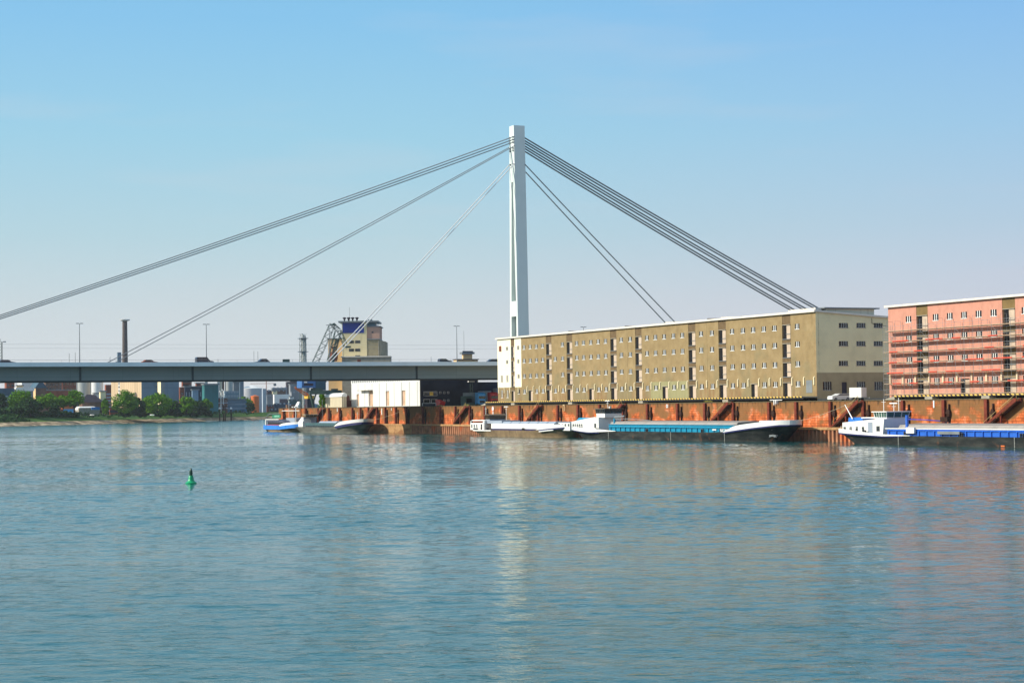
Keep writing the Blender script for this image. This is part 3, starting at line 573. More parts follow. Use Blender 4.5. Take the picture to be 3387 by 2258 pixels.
for o in wl.values(): proto(o)
cb = MB()
ep = {}
for (w0, w1, z0, z1) in ends + gl[:3]:
    k = round(z1-z0, 1)
    if k not in ep:
        wd = w1-w0; b = MB()
        for j in (1, 2, 3): y = -wd/2+wd*j/4; b.box(-.02, .05, y-.05, y+.05, -(z1-z0)/2, (z1-z0)/2)
        b.box(-.02, .08, -wd/2-.05, wd/2+.05, -(z1-z0)/2-.08, -(z1-z0)/2+.02); fm = b.build('end_window', mat('frame_grey', (.4, .4, .36), .6)); MB().box(-.14, -.12, -wd/2, wd/2, -(z1-z0)/2, (z1-z0)/2).build('pane', glass, fm); ep[k] = fm
    dup(ep[k], wh.root, (WX1-WX0, (w0+w1)/2-WW, (z0+z1)/2-ZQ))
for o in ep.values(): proto(o)
w0, w1, z0, z1 = gl[3]; wh.box('end_door', slate, WX1-.18, WX1-.12, w0, w1, z0, z1)
# loading bays: recessed strips with a door on every floor
def bay(wh, c, hw, z0, z1, DHs, wface, M, s0):
    b = MB(); b.box(c-hw, c+hw, wface+.28, wface+.34, z0, z1)
    # floors between the doors stand further out
    zs = [z1] + [v for d in DHs for v in d]
    for k in range(len(DHs)):
        top = z1 if k == 0 else DHs[k-1][1]; b.box(c-hw+.002, c+hw-.002, wface+.06, wface+.279, DHs[k][0], top)
    o = wh.part('loading_bay', M, b)
    for k, (zt_, zb_) in enumerate(DHs):
        d = hw-.22
        wh.box('doorway', dark, c-d, c+d, wface+.20, wface+.275, zb_+.002, zt_-.06, parent=o); wh.box('door_leaf', doorg, c-.05*hw, c+d-.05, wface+.12, wface+.195, zb_+.01, zt_-.1, parent=o)
        wh.box('lintel', conc, c-hw+.1, c+hw-.1, wface-.08, wface+.05, zt_+.002, zt_+.12, parent=o)
        if k < len(DHs)-1: wh.part('guard_rail', steel, MB().box(c-.1, c+hw-.1, wface-.04, wface-.0, zb_+1.0, zb_+1.08).box(c-hw+.1, c+hw-.1, wface-.12, wface+.05, zb_-.12, zb_-.002), o)
for c in dcols: bay(wh, c, 1.12 if c < -150 else 1.58, 8.56, ZR-.1, DH, WW, brownr, WX0)
for c, z0, z1, hw, _ in doors:
    o = wh.box('loading_door', dark, c-hw+.01, c+hw-.01, WW+.25, WW+.275, z0, z1-.01); wh.box('door_leaf', doorg, c-.05, c+hw-.1, WW+.12, WW+.2, z0, z1-.15, parent=o); wh.box('lintel', conc, c-hw-.1, c+hw+.1, WW-.12, WW-.002, z1+.01, z1+.14, parent=o)
# brackets of the lost canopy: pale posts between ground floor windows
bs = sorted([c for c in cols + [-133.0]] + gcols + dcols); bk = MB().box(-.15, .15, -.24, -.004, -.75, .75).prismx([(-.24, .75), (-.004, .75), (-.004, 1.0)], -.15, .15).build('bracket', mat('bracket_cream', (.72, .62, .40), .7), None)
seen = -1e9
for i in range(len(bs)-1):
    x = (bs[i]+bs[i+1])/2
    if bs[i+1]-bs[i] < 1: continue
    dup(bk, wh.root, (x-WX0, 0, 11.95-ZQ))
for x in (-167.9, -164.4, -160.8, -17.6, -13.9): dup(bk, wh.root, (x-WX0, 0, 11.95-ZQ))
proto(bk)
b = MB(); 
for x in (-126.7, -93.9, -56.4): b.box(x-.06, x+.06, WW-.05, WW-.002, 8.6, ZR-.1)
wh.part('downpipe', mat('pipe_ochre', (.38, .28, .13), .7), b)
w0, z0 = ons(2883, 1050, WX1); wh.part('cable', dark, MB().bar((WX1+.06, w0, 25.0), (WX1+.06, w0, 23.9), .05).bar((WX1+.06, w0, 23.9), (WX1+.06, w0+5.5, 23.0), .05))
s_, z_ = onw(2677, 1278, WW); wh.box('grey_shutter', steel, s_-1.1, s_+1.1, WW-.05, WW-.004, z_-1.3, z_+1.3); 
s_, z_ = onw(1655, 1153, WW-.03); wh.box('ventilator', brick, s_-.65, s_+.65, WW-.2, WW-.034, z_-.75, z_+.75)
# roof steps
for x, L in ((-127.5, 7.5), (-97, 6), (-58, 8), (-77, 8), (-52, 10)): wh.part('roof_hatch', slate if L in (7.5, 6, 8) and x != -77 else roofm, MB().prism([(x, ZR+.2), (x+L, ZR+.2), (x+L, ZR+.45), (x, ZR+.75)], WW+1.2, WW+5))
o = wh.part('stair_house', cream, MB().box(-20, -13.6, WW+3, WW+15, 25.0, 26.9)); wh.box('stair_house_roof', steel, -21, -13.0, WW+2.2, WW+16, 26.9, 27.15, parent=o)
wh.part('roof_strip', roofm, MB().box(-24, -14, WW+.6, WW+2.1, ZR+.3, ZR+.85))
# loading platform with hazard edge
haz = mat('hazard_edge', (.7, .45, .06), .7); t_ = haz.node_tree; tcn = N(t_, 'ShaderNodeTexCoord'); sp_ = N(t_, 'ShaderNodeSeparateXYZ'); t_.links.new(tcn.outputs['Object'], sp_.inputs[0])
ad = N(t_, 'ShaderNodeMath', operation='ADD'); t_.links.new(sp_.outputs[0], ad.inputs[0]); t_.links.new(sp_.outputs[2], ad.inputs[1])
mm = N(t_, 'ShaderNodeMath', operation='PINGPONG'); mm.inputs[1].default_value = .62; t_.links.new(ad.outputs[0], mm.inputs[0]); gt = N(t_, 'ShaderNodeMath', operation='GREATER_THAN'); gt.inputs[1].default_value = .29; t_.links.new(mm.outputs[0], gt.inputs[0])
mq = N(t_, 'ShaderNodeMixRGB'); mq.inputs[1].default_value = (.03, .025, .02, 1); mq.inputs[2].default_value = (.72, .48, .10, 1); t_.links.new(gt.outputs[0], mq.inputs[0]); t_.links.new(mq.outputs[0], t_.nodes['Principled BSDF'].inputs['Base Color'])
def platform(T_, x0, x1, piers, hz=8.62):
    p = T_.box('loading_platform', conc, x0, x1, WW-4.0, WW-.31, hz-.02, hz+.22)
    T_.box('hazard_edge', haz, x0, x1, WW-4.1, WW-4.003, hz, hz+.25, parent=p); T_.box('shade_sheet', dark, x0+.3, x1-.3, WW-2.4, WW-2.2, ZQ, 8.49, parent=p)  # dark sheet stands in for the shade below the platform
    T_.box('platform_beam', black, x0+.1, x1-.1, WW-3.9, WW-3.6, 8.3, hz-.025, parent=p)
    for x in piers: T_.box('platform_pier', conc, x-1.1, x+1.1, WW-4.05, WW-2.5, ZQ, 8.44, parent=p)
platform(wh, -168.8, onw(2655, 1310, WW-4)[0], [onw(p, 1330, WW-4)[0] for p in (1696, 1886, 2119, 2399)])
wh.part('ramp', conc, MB().prism([(-168.8, ZQ), (-168.8, 8.5), (-172.5, ZQ)], WW-4, WW-.5))

# ================================================================ salmon warehouse
PX0, PX1, PR = 11.57, 90.0, 25.75
pw = T('salmon_warehouse', 'salmon pink four storey warehouse behind scaffolding at the right edge', 'warehouse', PX0, WW, ZQ)
pc = [onw(2887+x/2.8, 1100, WW)[0] for x in (333, 585, 716, 848, 983, 1122)] ; pd = [onw(2887+x/2.8, 1100, WW)[0] for x in (458, 1262)]; pg = onw(2887+855/2.8, 1280, WW)[0]
step = pc[2]-pc[1]
pc += [pd[1]+4.3, pd[1]+8.4]
ext = pd[1]+12.4; pd.append(ext); pc += [ext+4.2*(k+1) for k in range(5)]
holes = []; pwins = []
for c in pc:
    for r, z in enumerate(ROWS):
        z -= .25
        if r == 3 and abs(c-pg) < 1.6: continue
        holes.append((c-ww/2, c+ww/2, z-.6, z+.6)); pwins.append((c, z, r))
pst = [(c-1.75, c+1.75, 8.55, PR) for c in pd]; holes.append((pg-1.3, pg+1.3, 8.55, 11.6))
pw.part('wall', pink, holed(PX0, PX1, 8.2, PR, holes+pst, .28, f).box(PX0, PX1, WW+.6, WW+.7, 8.2, PR-.1))
DP = tuple((a-.25, b_-.25 if b_ > 9 else 8.56) for a, b_ in DH)
stripm = mat('olive_strip', (.20, .135, .055), .9, var=.1)
for c in pd: bay(pw, c, 1.73, 8.56, PR-.1, DP, WW, stripm, PX0)
o = pw.box('loading_door', dark, pg-1.29, pg+1.29, WW+.25, WW+.275, 8.56, 11.59); pw.box('door_leaf', doorg, pg-.1, pg+1.1, WW+.12, WW+.2, 8.56, 11.4, parent=o)
wp = window_proto(ww, 1.2)
for c, z, r in pwins: a = dup(wp, pw.root, (c-PX0, 0, z-ZQ)); a.name = 'ground_floor_window' if r == 3 else 'window'
proto(wp)
bk = MB().box(-.22, .22, -.3, -.004, -.9, .9).build('bracket', mat('bracket_pale', (.72, .55, .36), .7), None)
allc = sorted(pc+pd+[pg])
for i in range(len(allc)-1):
    if 1.5 < allc[i+1]-allc[i]: dup(bk, pw.root, ((allc[i]+allc[i+1])/2-PX0, 0, 11.8-ZQ))
dup(bk, pw.root, (.5, 0, 11.8-ZQ)); dup(bk, pw.root, (4.6, 0, 11.8-ZQ)); proto(bk)
pw.box('end_wall', pink, PX0+.01, PX0+.3, WW+.72, WW+24, ZQ, 24.9); pw.box('end_wall', pink, PX1-.31, PX1-.01, WW+.01, WW+23.7, ZQ, PR-.1); pw.box('back_wall', pink, PX0+.3, PX1-.32, WW+23.7, WW+24, ZQ, PR-.1); pw.box('roof', slate, PX0-.2, PX1, WW-.2, WW+24, PR-.02, PR+.14); pw.box('roof_edge', roofm, PX0-.5, PX1, WW-.6, WW-.21, PR-.03, PR+.36)
pw.box('base', conc, PX0+.1, PX1, WW-.2, WW+.5, ZQ, 8.2)
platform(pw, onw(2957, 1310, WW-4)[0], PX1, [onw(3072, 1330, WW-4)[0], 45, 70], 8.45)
pw.part('ramp', conc, MB().prism([(onw(2957, 1310, WW-4)[0], ZQ), (onw(2957, 1310, WW-4)[0], 8.6), (onw(2918, 1325, WW-4)[0], ZQ)], WW-3.9, WW-.8))
# scaffolding
sc = T('scaffolding', 'steel tube scaffolding with plank decks and red boards along the salmon warehouse', 'scaffolding', PX0, 8.6, ZQ)
L0, L1 = 12.7, 88.0; wi, wo = WW-.35, WW-1.65
zl = onw(3101, 1086.5, wo)[1]; LV = [zl-2.02*k for k in range(7)]
tube = mat('galvanised_tube', (.36, .36, .36), .45, .5, var=.1); plank = mat('scaffold_plank', (.46, .34, .24), .9, var=.2, scale=1.5); redb = mat('red_board', (.62, .07, .035), .7, var=.15)
n = 0; x = L0+.6; xs = []
while x < L1: xs.append(x); x += 2.57
for i, x in enumerate(xs):
    top = zl+2.0 if i % 3 != 2 else zl+1.1
    b = MB().bar((x, wo, ZQ), (x, wo, top), .03).bar((x, wi, ZQ), (x, wi, top), .03).bar((x, wo, top-.05), (x, wi, top-.05), .03)
    for z in LV: b.bar((x, wo, z-.06), (x, wi, z-.06), .03)
    sc.part('standard', tube, b)
for k, z in enumerate(LV):
    xa = L0-.6 if k else L0
    sc.box('plank_deck', plank, xa, L1, wo+.06, wi-.06, z, z+.07)
    sc.part('guard_rail', tube, MB().bar((xa-.2, wo-.03, z+1.0), (L1, wo-.03, z+1.0), .028).bar((xa, wo-.03, z+.5), (L1, wo-.03, z+.5), .022))
    sc.box('toe_board', plank, xa, L1, wo, wo+.035, z+.075, z+.16)
    r_ = random.Random(k*5+1); x = xa+.5+r_.random()*3
    while 0 < k < 6 and x < L1:
        ln = 2.57 if r_.random() < .6 else 5.1; sc.box('red_toe_board', redb, x, min(x+ln, L1), wo-.045, wo-.005, z+.05, z+.24); x += ln+r_.choice((2.57, 5.1, 7.7))
for j in range(0, len(xs)-1, 4):
    for k in range(0, 6, 1):
        if k % 2 == 0: sc.part('brace', tube, MB().bar((xs[j], wo-.06, LV[k]), (xs[j+1], wo-.06, LV[k+1]), .025))
ld = MB()
x = L0-.7
for a in (0, .8):
    for b_ in (wo, wi): ld.bar((x+a, b_, ZQ), (x+a, b_, zl+1.4), .03)
for k in range(0, 24, 2): ld.bar((x, wo, ZQ+.6+k*.62), (x+.8, wo, ZQ+.6+k*.62), .022)
sc.part('access_ladder', tube, ld)

# ================================================================ gap between the warehouses
w = ons(2776, 1315, -8)[0]
car('parked_estate_car', 'silver estate car parked in front of the pale end wall', 0, silver, 4.6, 1.45, van=True, rev=True, z=ZQ+.004, s=-8.0, w=w)
p = onz(2840, 1322, ZQ); ps, pw_ = onw(2838, 1318, 6)[0], 6
tr = thing('cargo_trailer', 'white box trailer parked beside the silver estate car', 'trailer', q2w(onw(2838, 1315, 9)[0], 9, ZQ), RZ+math.radians(28))
MB().box(-1.3, 1.3, -1.15, 1.15, .65, 2.55).build('box_body', white, tr); MB().box(-1.25, 1.25, -1.1, 1.1, .5, .65).build('chassis', steel, tr); MB().box(1.4, 2.6, -.05, .05, .5, .6).build('drawbar', steel, tr)
for a in (-.38, .38):
    for c in (-1.2, 1.0): MB().prism([(a+.32*math.cos(2*PI*i/14), .32+.32*math.sin(2*PI*i/14)) for i in range(14)], c, c+.2).build('wheel', tyre, tr)

# ================================================================ white clad warehouse, shade-dark shed end, bridge underside
s1 = onw(1389, 1300, WW)[0]; s0_ = onw(1162, 1300, WW)[0]; ztw = onw(1165, 1270, WW)[1]+1.6
ws = T('white_warehouse', 'white metal clad warehouse on the quay under the bridge with a shade-darkened end wall', 'warehouse', s0_, WW, ZQ)
DW = [onw(px, 1330, WW)[0] for px in (1184, 1282, 1335)]
hl = [(c-1.5, c+1.5, ZQ+.3, 12.9) for c in DW[1:]] + [(DW[0]-1.2, DW[0]+1.2, ZQ+.3, 12.2)]
c4 = onw(1228, 1330, WW)[0]; hl.append((c4-1.9, c4+1.6, ZQ+.3, 13.2))
ws.part('wall', whiteb, holed(s0_, s1, ZQ, ztw-1.6, hl, .35, f)); ws.box('inner_wall', mat('faded_door', (.52, .36, .25), .8), s0_+.1, s1-.1, WW+.34, WW+.5, ZQ+.05, ztw-1.8)
ws.part('clerestory', white, holed(s0_, s1, ztw-1.6, ztw, [(s0_+.8+k*1.9, s0_+2.0+k*1.9, ztw-1.35, ztw-.35) for k in range(int((s1-s0_)/1.9)-0) if s0_+2.0+k*1.9 < s1], .2, f)); ws.box('clerestory_glass', steel, s0_+.1, s1-.1, WW+.19, WW+.3, ztw-1.5, ztw-.2)
ws.box('roof', slate, s0_-.3, s1+.2, WW-.25, 42, ztw, ztw+.25); ws.box('canopy', conc, c4-9, c4+1.4, WW-1.6, WW-.004, 13.25, 13.42)
ws.box('sliding_door', whiteb, c4-8.6, c4-2.0, WW-.14, WW-.02, ZQ+.2, 13.1)
wE = ons(1580, 1300, s1)[0]
eh = []
def er(x0, x1, y0, y1):
    w0, z1 = ons(x0, y0, s1); w1, z0 = ons(x1, y1, s1); return (w0, w1, z0, z1)
z4 = [er(1402, 1445, 1295.5, 1307.5), er(1402, 1421, 1321, 1332.5), er(1427, 1445, 1321, 1332.5)] + [er(1380+x/8.4-2.4, 1380+x/8.4+2.6, y-2.6, y+2.6) for x, y in ((637, 1298), (748, 1298), (858, 1298), (748, 1324), (858, 1324))]
ws.part('end_wall', nearblack, holed(WW, wE, ZQ, ztw, z4, .25, lambda u, v, d: (s1-d, u, v)), label='end wall coloured dark blue black for the bridge shade')
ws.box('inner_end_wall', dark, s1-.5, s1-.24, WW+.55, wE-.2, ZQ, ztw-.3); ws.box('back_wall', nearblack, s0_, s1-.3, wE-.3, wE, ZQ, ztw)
for i, (a, b_, c, d_) in enumerate(z4):
    fr_ = MB(); tk = .12 if i < 3 else .09
    fr_.box(s1-.02, s1+.05, a-tk, b_+tk, d_, d_+tk).box(s1-.02, s1+.05, a-tk, b_+tk, c-tk, c).box(s1-.02, s1+.05, a-tk, a, c, d_).box(s1-.02, s1+.05, b_, b_+tk, c, d_)
    o = ws.part('end_window', mat('pale_frame', (.6, .6, .62), .6), fr_); ws.box('pane', glass, s1-.12, s1-.1, a, b_, c, d_, parent=o)
    if i == 0: ws.box('yellow_panel', mat('yellow_panel', (.95, .62, .1), .6), s1-.09, s1-.03, a+(b_-a)*.45, a+(b_-a)*.72, c, d_, parent=o)
sk = T('red_skip', 'small red open skip leaning at the quay edge under the bridge', 'skip', onw(1455, 1340, 1.6)[0], 1.6, 7.98); s = sk.o[0]
sk.part('tub', red, MB().prism([(s-1.4, 7.98), (s+1.0, 7.98), (s+1.9, 9.0), (s-1.9, 9.7)], 1.0, 1.1).prism([(s-1.4, 7.98), (s+1.0, 7.98), (s+1.9, 9.0), (s-1.9, 9.7)], 2.5, 2.6).prism([(s-1.4, 7.98), (s+1, 7.98), (s+1, 8.1), (s-1.4, 8.1)], 1.1, 2.5).prism([(s-1.5, 7.98), (s-1.4, 7.98), (s-1.8, 9.7), (s-1.9, 9.7)], 1.1, 2.5)); sk.part('rim', mat('pale_red', (.6, .12, .1), .5), MB().bar((s-1.9, .98, 9.7), (s+1.9, .98, 9.0), .06))
gr = T('guard_rail', 'white pipe railing on the quay edge left of the red skip', 'railing', onw(1397, 1338, .9)[0], .9, 7.98)
a, b_ = onw(1397, 1338, .9)[0], onw(1442, 1338, .9)[0]; gr.part('rail', white, MB().bar((a, .9, 8.75), (b_, .9, 8.75), .06)); gr.part('post', white, MB().bar((a, .9, 7.98), (a, .9, 8.85), .1).bar((b_, .9, 7.98), (b_, .9, 8.8), .06))
# lorries and containers in the shade under the bridge
def lorry(name, label, px, s, M, Mb, cat='lorry'):
    w = ons(px, 1320, s)[0]; o = T(name, label, cat, s, w, ZQ)
    o.part('cab', M, MB().prism([(s-1.2, ZQ+.5), (s+1.25, ZQ+.5), (s+1.25, ZQ+2.1), (s+1.05, ZQ+3.4), (s+.3, ZQ+3.9), (s-1.2, ZQ+3.9)], w-1.2, w+1.2))
    o.box('windscreen', glass, s+1.0, s+1.27, w-1.05, w+1.05, ZQ+2.0, ZQ+2.85); o.box('grille', black, s+1.255, s+1.3, w-.8, w+.8, ZQ+.75, ZQ+1.5)
    o.box('trailer_box', Mb, s-10, s-1.4, w-1.25, w+1.25, ZQ+1.2, ZQ+3.9)
    for a in (-8.5, -7.2, 0):
        for sd in (-1.2, .95): o.part('wheel', tyre, MB().prism([(s+a+.5*math.cos(2*PI*i/14), ZQ+.5+.5*math.sin(2*PI*i/14)) for i in range(14)], w+sd, w+sd+.25))
lorry('blue_lorry', 'bright blue lorry cab facing the river in the shade under the bridge', 1589, -200, lblue, steel)
lorry('red_lorry', 'dark red lorry under the bridge beside the cream warehouse wall', 1630, -198, red, white)
cn_ = T('site_container', 'dull green grey container between the dark end wall and the blue lorry', 'container', -204, ons(1552, 1320, -204)[0], ZQ); w = cn_.o[1]
cn_.box('body', mat('dull_green', (.10, .16, .13), .7), -206, -203.5, w-1.9, w+1.9, ZQ+.2, ZQ+2.9); cn_.box('hatch', dark, -203.49, -203.44, w-1.1, w+1.0, ZQ+1.0, ZQ+2.2); cn_.box('foot', steel, -206, -203.6, w-1.7, w-1.3, ZQ, ZQ+.2); cn_.box('foot', steel, -206, -203.6, w+1.3, w+1.7, ZQ, ZQ+.2)
w = ons(1590, 1260, -215)[0]; fl = T('floodlight_mast', 'green lattice floodlight mast seen under the bridge behind the blue lorry', 'mast', -222, w, ZQ); b = MB()
for a in (-.4, .4): b.bar((-222, w+a, ZQ), (-222, w+a, 15.1), .07)
for k in range(6): b.bar((-222, w-.4, ZQ+.3+k*1.1), (-222, w+.4, ZQ+1.4+k*1.1), .04)
fl.part('lattice', craneg, b); fl.box('lamp_head', white, -222.2, -221.6, w-1.1, w+.9, 15.1, 15.5)
bs_ = T('back_shed', 'dark shed with pale roof edges behind the lorries under the bridge', 'shed', -250, ons(1640, 1300, -250)[0]-4, ZQ); w = bs_.o[1]
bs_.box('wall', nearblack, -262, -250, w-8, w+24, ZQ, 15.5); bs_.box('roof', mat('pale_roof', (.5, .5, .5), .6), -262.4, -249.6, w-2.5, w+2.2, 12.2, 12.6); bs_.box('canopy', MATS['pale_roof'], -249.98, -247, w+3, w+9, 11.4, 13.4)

# ================================================================ silo building
sf = -312.0
def wpx(px, s=sf): return ons(px, 1200, s)[0]
def zpy(px, py, s=sf): return ons(px, py, s)[1]
si = T('silo_building', 'tall beige grain silo building with a dark blue panel near its flat roof', 'building', sf, wpx(1132), ZQ)
si.root.rotation_euler.z += math.radians(-25); si.root.scale = (1, .92, 1)
wa, wb, wc, wd_ = wpx(1132), wpx(1215.6), wpx(1258), wpx(1277); zt_ = zpy(1170, 1067)
si.box('tower', beige, sf-16, sf, wa, wb, ZQ, zt_); si.box('roof', steel, sf-17, sf+.8, wa-1.3, wpx(1255), zt_+.01, zt_+.55)
z0 = zpy(1132, 1122); si.box('side_block', peach, sf-9, sf-1.5, wa-5.4, wa-.01, ZQ, z0+.2); si.box('side_block_roof', steel, sf-9.3, sf-1.2, wa-5.8, wa-.02, z0+.22, z0+.5)
si.box('blue_panel', mat('deep_blue_panel', (.012, .03, .22), .35, var=.15, scale=.2), sf+.002, sf+.12, wpx(1134), wpx(1206), zpy(1170, 1101.6), zpy(1170, 1067.5))
si.box('sunlit_strip', cream, sf+.002, sf+.06, wa, wpx(1133.7), ZQ, zt_-.1)  # cream strip stands in for sunlight on the tower's left face
si.box('upper_block', pinkr, sf-14, sf-.3, wb+.01, wc, zpy(1240, 1122), zpy(1240, 1083)); si.box('upper_block_roof', steel, sf-14.3, sf-.0, wb+.02, wc+.5, zpy(1240, 1083)+.01, zpy(1240, 1083)+.35)
si.box('glazed_room', glassb, sf-12, sf-1.2, wb+.03, wpx(1248), zpy(1240, 1083)+.36, zt_); si.box('glazed_room_wall', steel, sf-1.19, sf-1.1, wpx(1243), wpx(1248), zpy(1240, 1083)+.36, zt_)
zz = zpy(1240, 1124); si.box('lower_block', mat('olive_grey_render', (.30, .26, .17), .85, var=.08), sf-13, sf-.1, wb+.015, wc-.01, ZQ, zz-.1); si.part('lower_block_roof', steel, MB().box(sf-13.2, sf+.2, wb+.02, wc+.2, zz-.09, zz+.25))
si.box('corner_pipe', conc, sf-.09, sf+.2, wpx(1253), wpx(1255.5), ZQ, zz-.4)
si.part('angled_wing', mat('wing_render', (.34, .31, .23), .85, var=.08), MB().add([(sf-.1, wc, ZQ), (sf-5, wd_, ZQ), (sf-14, wd_, ZQ), (sf-14, wc, ZQ), (sf-.1, wc, zz-.2), (sf-5, wd_, zz-.7), (sf-14, wd_, zz-.7), (sf-14, wc, zz-.2)], [(0, 1, 5, 4), (1, 2, 6, 5), (2, 3, 7, 6), (3, 0, 4, 7), (4, 5, 6, 7)]))
wz = zpy(1150, 1196); si.box('front_hall', conc, sf+.15, sf+8, wa+.6, wpx(1297), ZQ, zpy(1200, 1184)); si.box('front_hall_roof', roofm, sf+.1, sf+8.3, wa+.2, wpx(1298), zpy(1200, 1184)+.01, zpy(1200, 1184)+.4)
for px, py in ((1163, 1131), (1184, 1131), (1163, 1158), (1184, 1158), (1184, 1180)):
    w, z = ons(px, py, sf); si.box('window', glass, sf+.002, sf+.05, w-.95, w+.95, z-.5, z+.5)
w, z = ons(1233, 1100, sf-.3); si.box('window', glass, sf-.298, sf-.25, w-.35, w+.35, z-.3, z+.3)
for px in (1138.5, 1152.7, 1166.4, 1180.8):
    w = wpx(px); si.part('roof_vent', slate, MB().lathe([(.3, zt_+.56), (.3, zt_+1.2), (.7, zt_+1.6), (.75, zt_+1.8), (.2, zt_+2.0)], sf-3, w, 10))
w = wpx(1154.3); si.part('antenna', steel, MB().bar((sf-5, w, zt_+.5), (sf-5, w, zt_+5.6), .06)); w = wpx(1224); si.box('roof_box', steel, sf-6, sf-4, w-.8, w+.8, zt_+.56, zt_+1.2)
w = ons(1163, 1175, sf+16)[0]; z = ons(1163, 1182, sf+16)[1]; vt = MB().lathe([(1.2, z-1), (1.6, z), (1.6, z+1.7), (1.3, z+2.1), (.45, z+2.3), (.45, z+3.4), (1.0, z+3.6), (.9, z+4)], sf+8, w, 14); si.part('red_cyclone', brick, vt, smooth=True)
hb = si.o
sd_ = T('quay_shed', 'low cream shed with white curved roof below the dock crane', 'shed', -312, 5.2, 7.9)
a = onw(1077, 1330, 5.2)[0]; c = onw(1131, 1330, 5.2)[0]
sd_.box('wall', lines(mat('cream_slats', (.62, .55, .40), .8, var=.05), (.4, .35, .28), .9, 40, .12, .8, offset=0), a, c, 5.2, 6.8, 7.9, 11.4); sd_.part('roof', white, MB().prismx([(4.9, 11.4), (6.9, 11.4), (6.9, 12.3), (6.2, 12.7), (5.2, 12.2)], a-.3, c+.2))
# ================================================================ dock crane
ck = T('dock_crane', 'green lattice portal dock crane with blue machine house beside the silo building', 'crane', -297, 2, ZQ)
sC = -297.0
def cp(px, py, s=sC): w, z = ons(px, py, s); return (s, w, z)
def lattice(pts, wid, n, r=.085, M=craneg, name='jib', d=1.0):
    b = MB()
    for (p, q) in zip(pts, pts[1:]):
        p, q = Vector(p), Vector(q); ax = (q-p).normalized(); up = ax.cross(Vector((1, 0, 0))).normalized(); sdv = Vector((1, 0, 0)); L = (q-p).length; k = max(2, int(L/n)); C = []
        for i in range(k+1):
            c = p.lerp(q, i/k); f = 1-.0*i/k; C.append([c+up*wid/2*f*a+sdv*d/2*bb for a in (-1, 1) for bb in (-1, 1)])
        for i in range(k):
            for j in range(4): b.bar(C[i][j], C[i+1][j], r)
            b.bar(C[i][0], C[i+1][2], r*.7).bar(C[i][1], C[i+1][3], r*.7).bar(C[i][0], C[i][2], r*.7).bar(C[i][1], C[i][3], r*.7).bar(C[i][0], C[i+1][1], r*.6)
    return ck.part(name, M, b)
lattice([cp(1040, 1205), cp(1100, 1073)], 1.9, 2.4); lattice([cp(1100, 1073), cp(1122, 1094), cp(1143, 1143)], 1.3, 2.0, .1, name='boom_tip'); lattice([cp(1083, 1230), cp(1118, 1096)], 2.0, 2.4, .12, name='back_tower'); lattice([cp(1092, 1230), cp(1116, 1120)], .8, 2, .12, name='tie_frame')
ck.part('sheave_head', craneg, MB().lathe([(1.0, 0), (1.0, .5)], 0, 0, 12)).location = (0, 0, 0); sh = [o for o in ck.root.children if o.name.startswith('sheave_head')][0]
p = cp(1101, 1076); sh.data.transform(Matrix.Translation((p[0]-0-ck.o[0]+ck.o[0], p[1]-ck.o[1]+ck.o[1], p[2])))
ck.part('cable', cablem, MB().bar(cp(1146, 1146), cp(1148, 1160), .06).bar(cp(1085, 1220), cp(1100, 1075), .05)); ck.part('tip_block', craneg, MB().box(sC-.5, sC+.5, cp(1149, 1147)[1]-1.1, cp(1149, 1147)[1]+1.1, cp(1149, 1150)[2], cp(1149, 1144)[2]))
def wb_(x0, x1, y0, y1, s, d, name, M, parent=None):
    a, z1 = ons(x0, y0, s); b_, z0 = ons(x1, y1, s); return ck.box(name, M, s-d, s, a, b_, z0, z1, parent=parent)
mh = wb_(998, 1044, 1240, 1282, sC+1.5, 5, 'machine_house', creb); wb_(1006, 1016, 1261, 1266, sC+1.58, .07, 'window', white, mh); wb_(1005, 1036, 1268, 1275, sC+1.58, .07, 'vent_grille', slate, mh)
wb_(1044.3, 1078, 1246, 1290, sC+1, 3, 'slewing_frame', slateb); wb_(1040, 1066, 1283, 1291, sC+1.5, 4, 'turntable', craneg)
ck.part('truss', craneg, MB().bar(cp(1060, 1255), cp(1068, 1285), .3).bar(cp(1078, 1255), cp(1068, 1285), .3).bar(cp(1058, 1262), cp(1080, 1262), .2))
wb_(1024, 1131, 1291, 1303, sC+2, 1.2, 'portal_beam', craneg); wb_(1100, 1118, 1285, 1291, sC+2, 1.5, 'cabin', craneg)
ck.part('leg', craneg, MB().bar(cp(1027, 1303), cp(1036, 1347), .45, 4, .3).bar(cp(1046, 1300), cp(1036, 1330), .3)); ck.part('leg', craneg, MB().bar(cp(1128, 1300), cp(1129, 1347), .5).bar(cp(1116, 1300), cp(1128, 1318), .3))
ck.part('hanging_grab', brick, MB().box(-298.6, -297.4, cp(1153, 1330)[1]-1.2, cp(1153, 1330)[1]+1.2, ZQ, ZQ+2.4).prism([(-298.8, ZQ+2.4), (-297.2, ZQ+2.4), (-298, ZQ+4)], cp(1153, 1330)[1]-.6, cp(1153, 1330)[1]+.6))

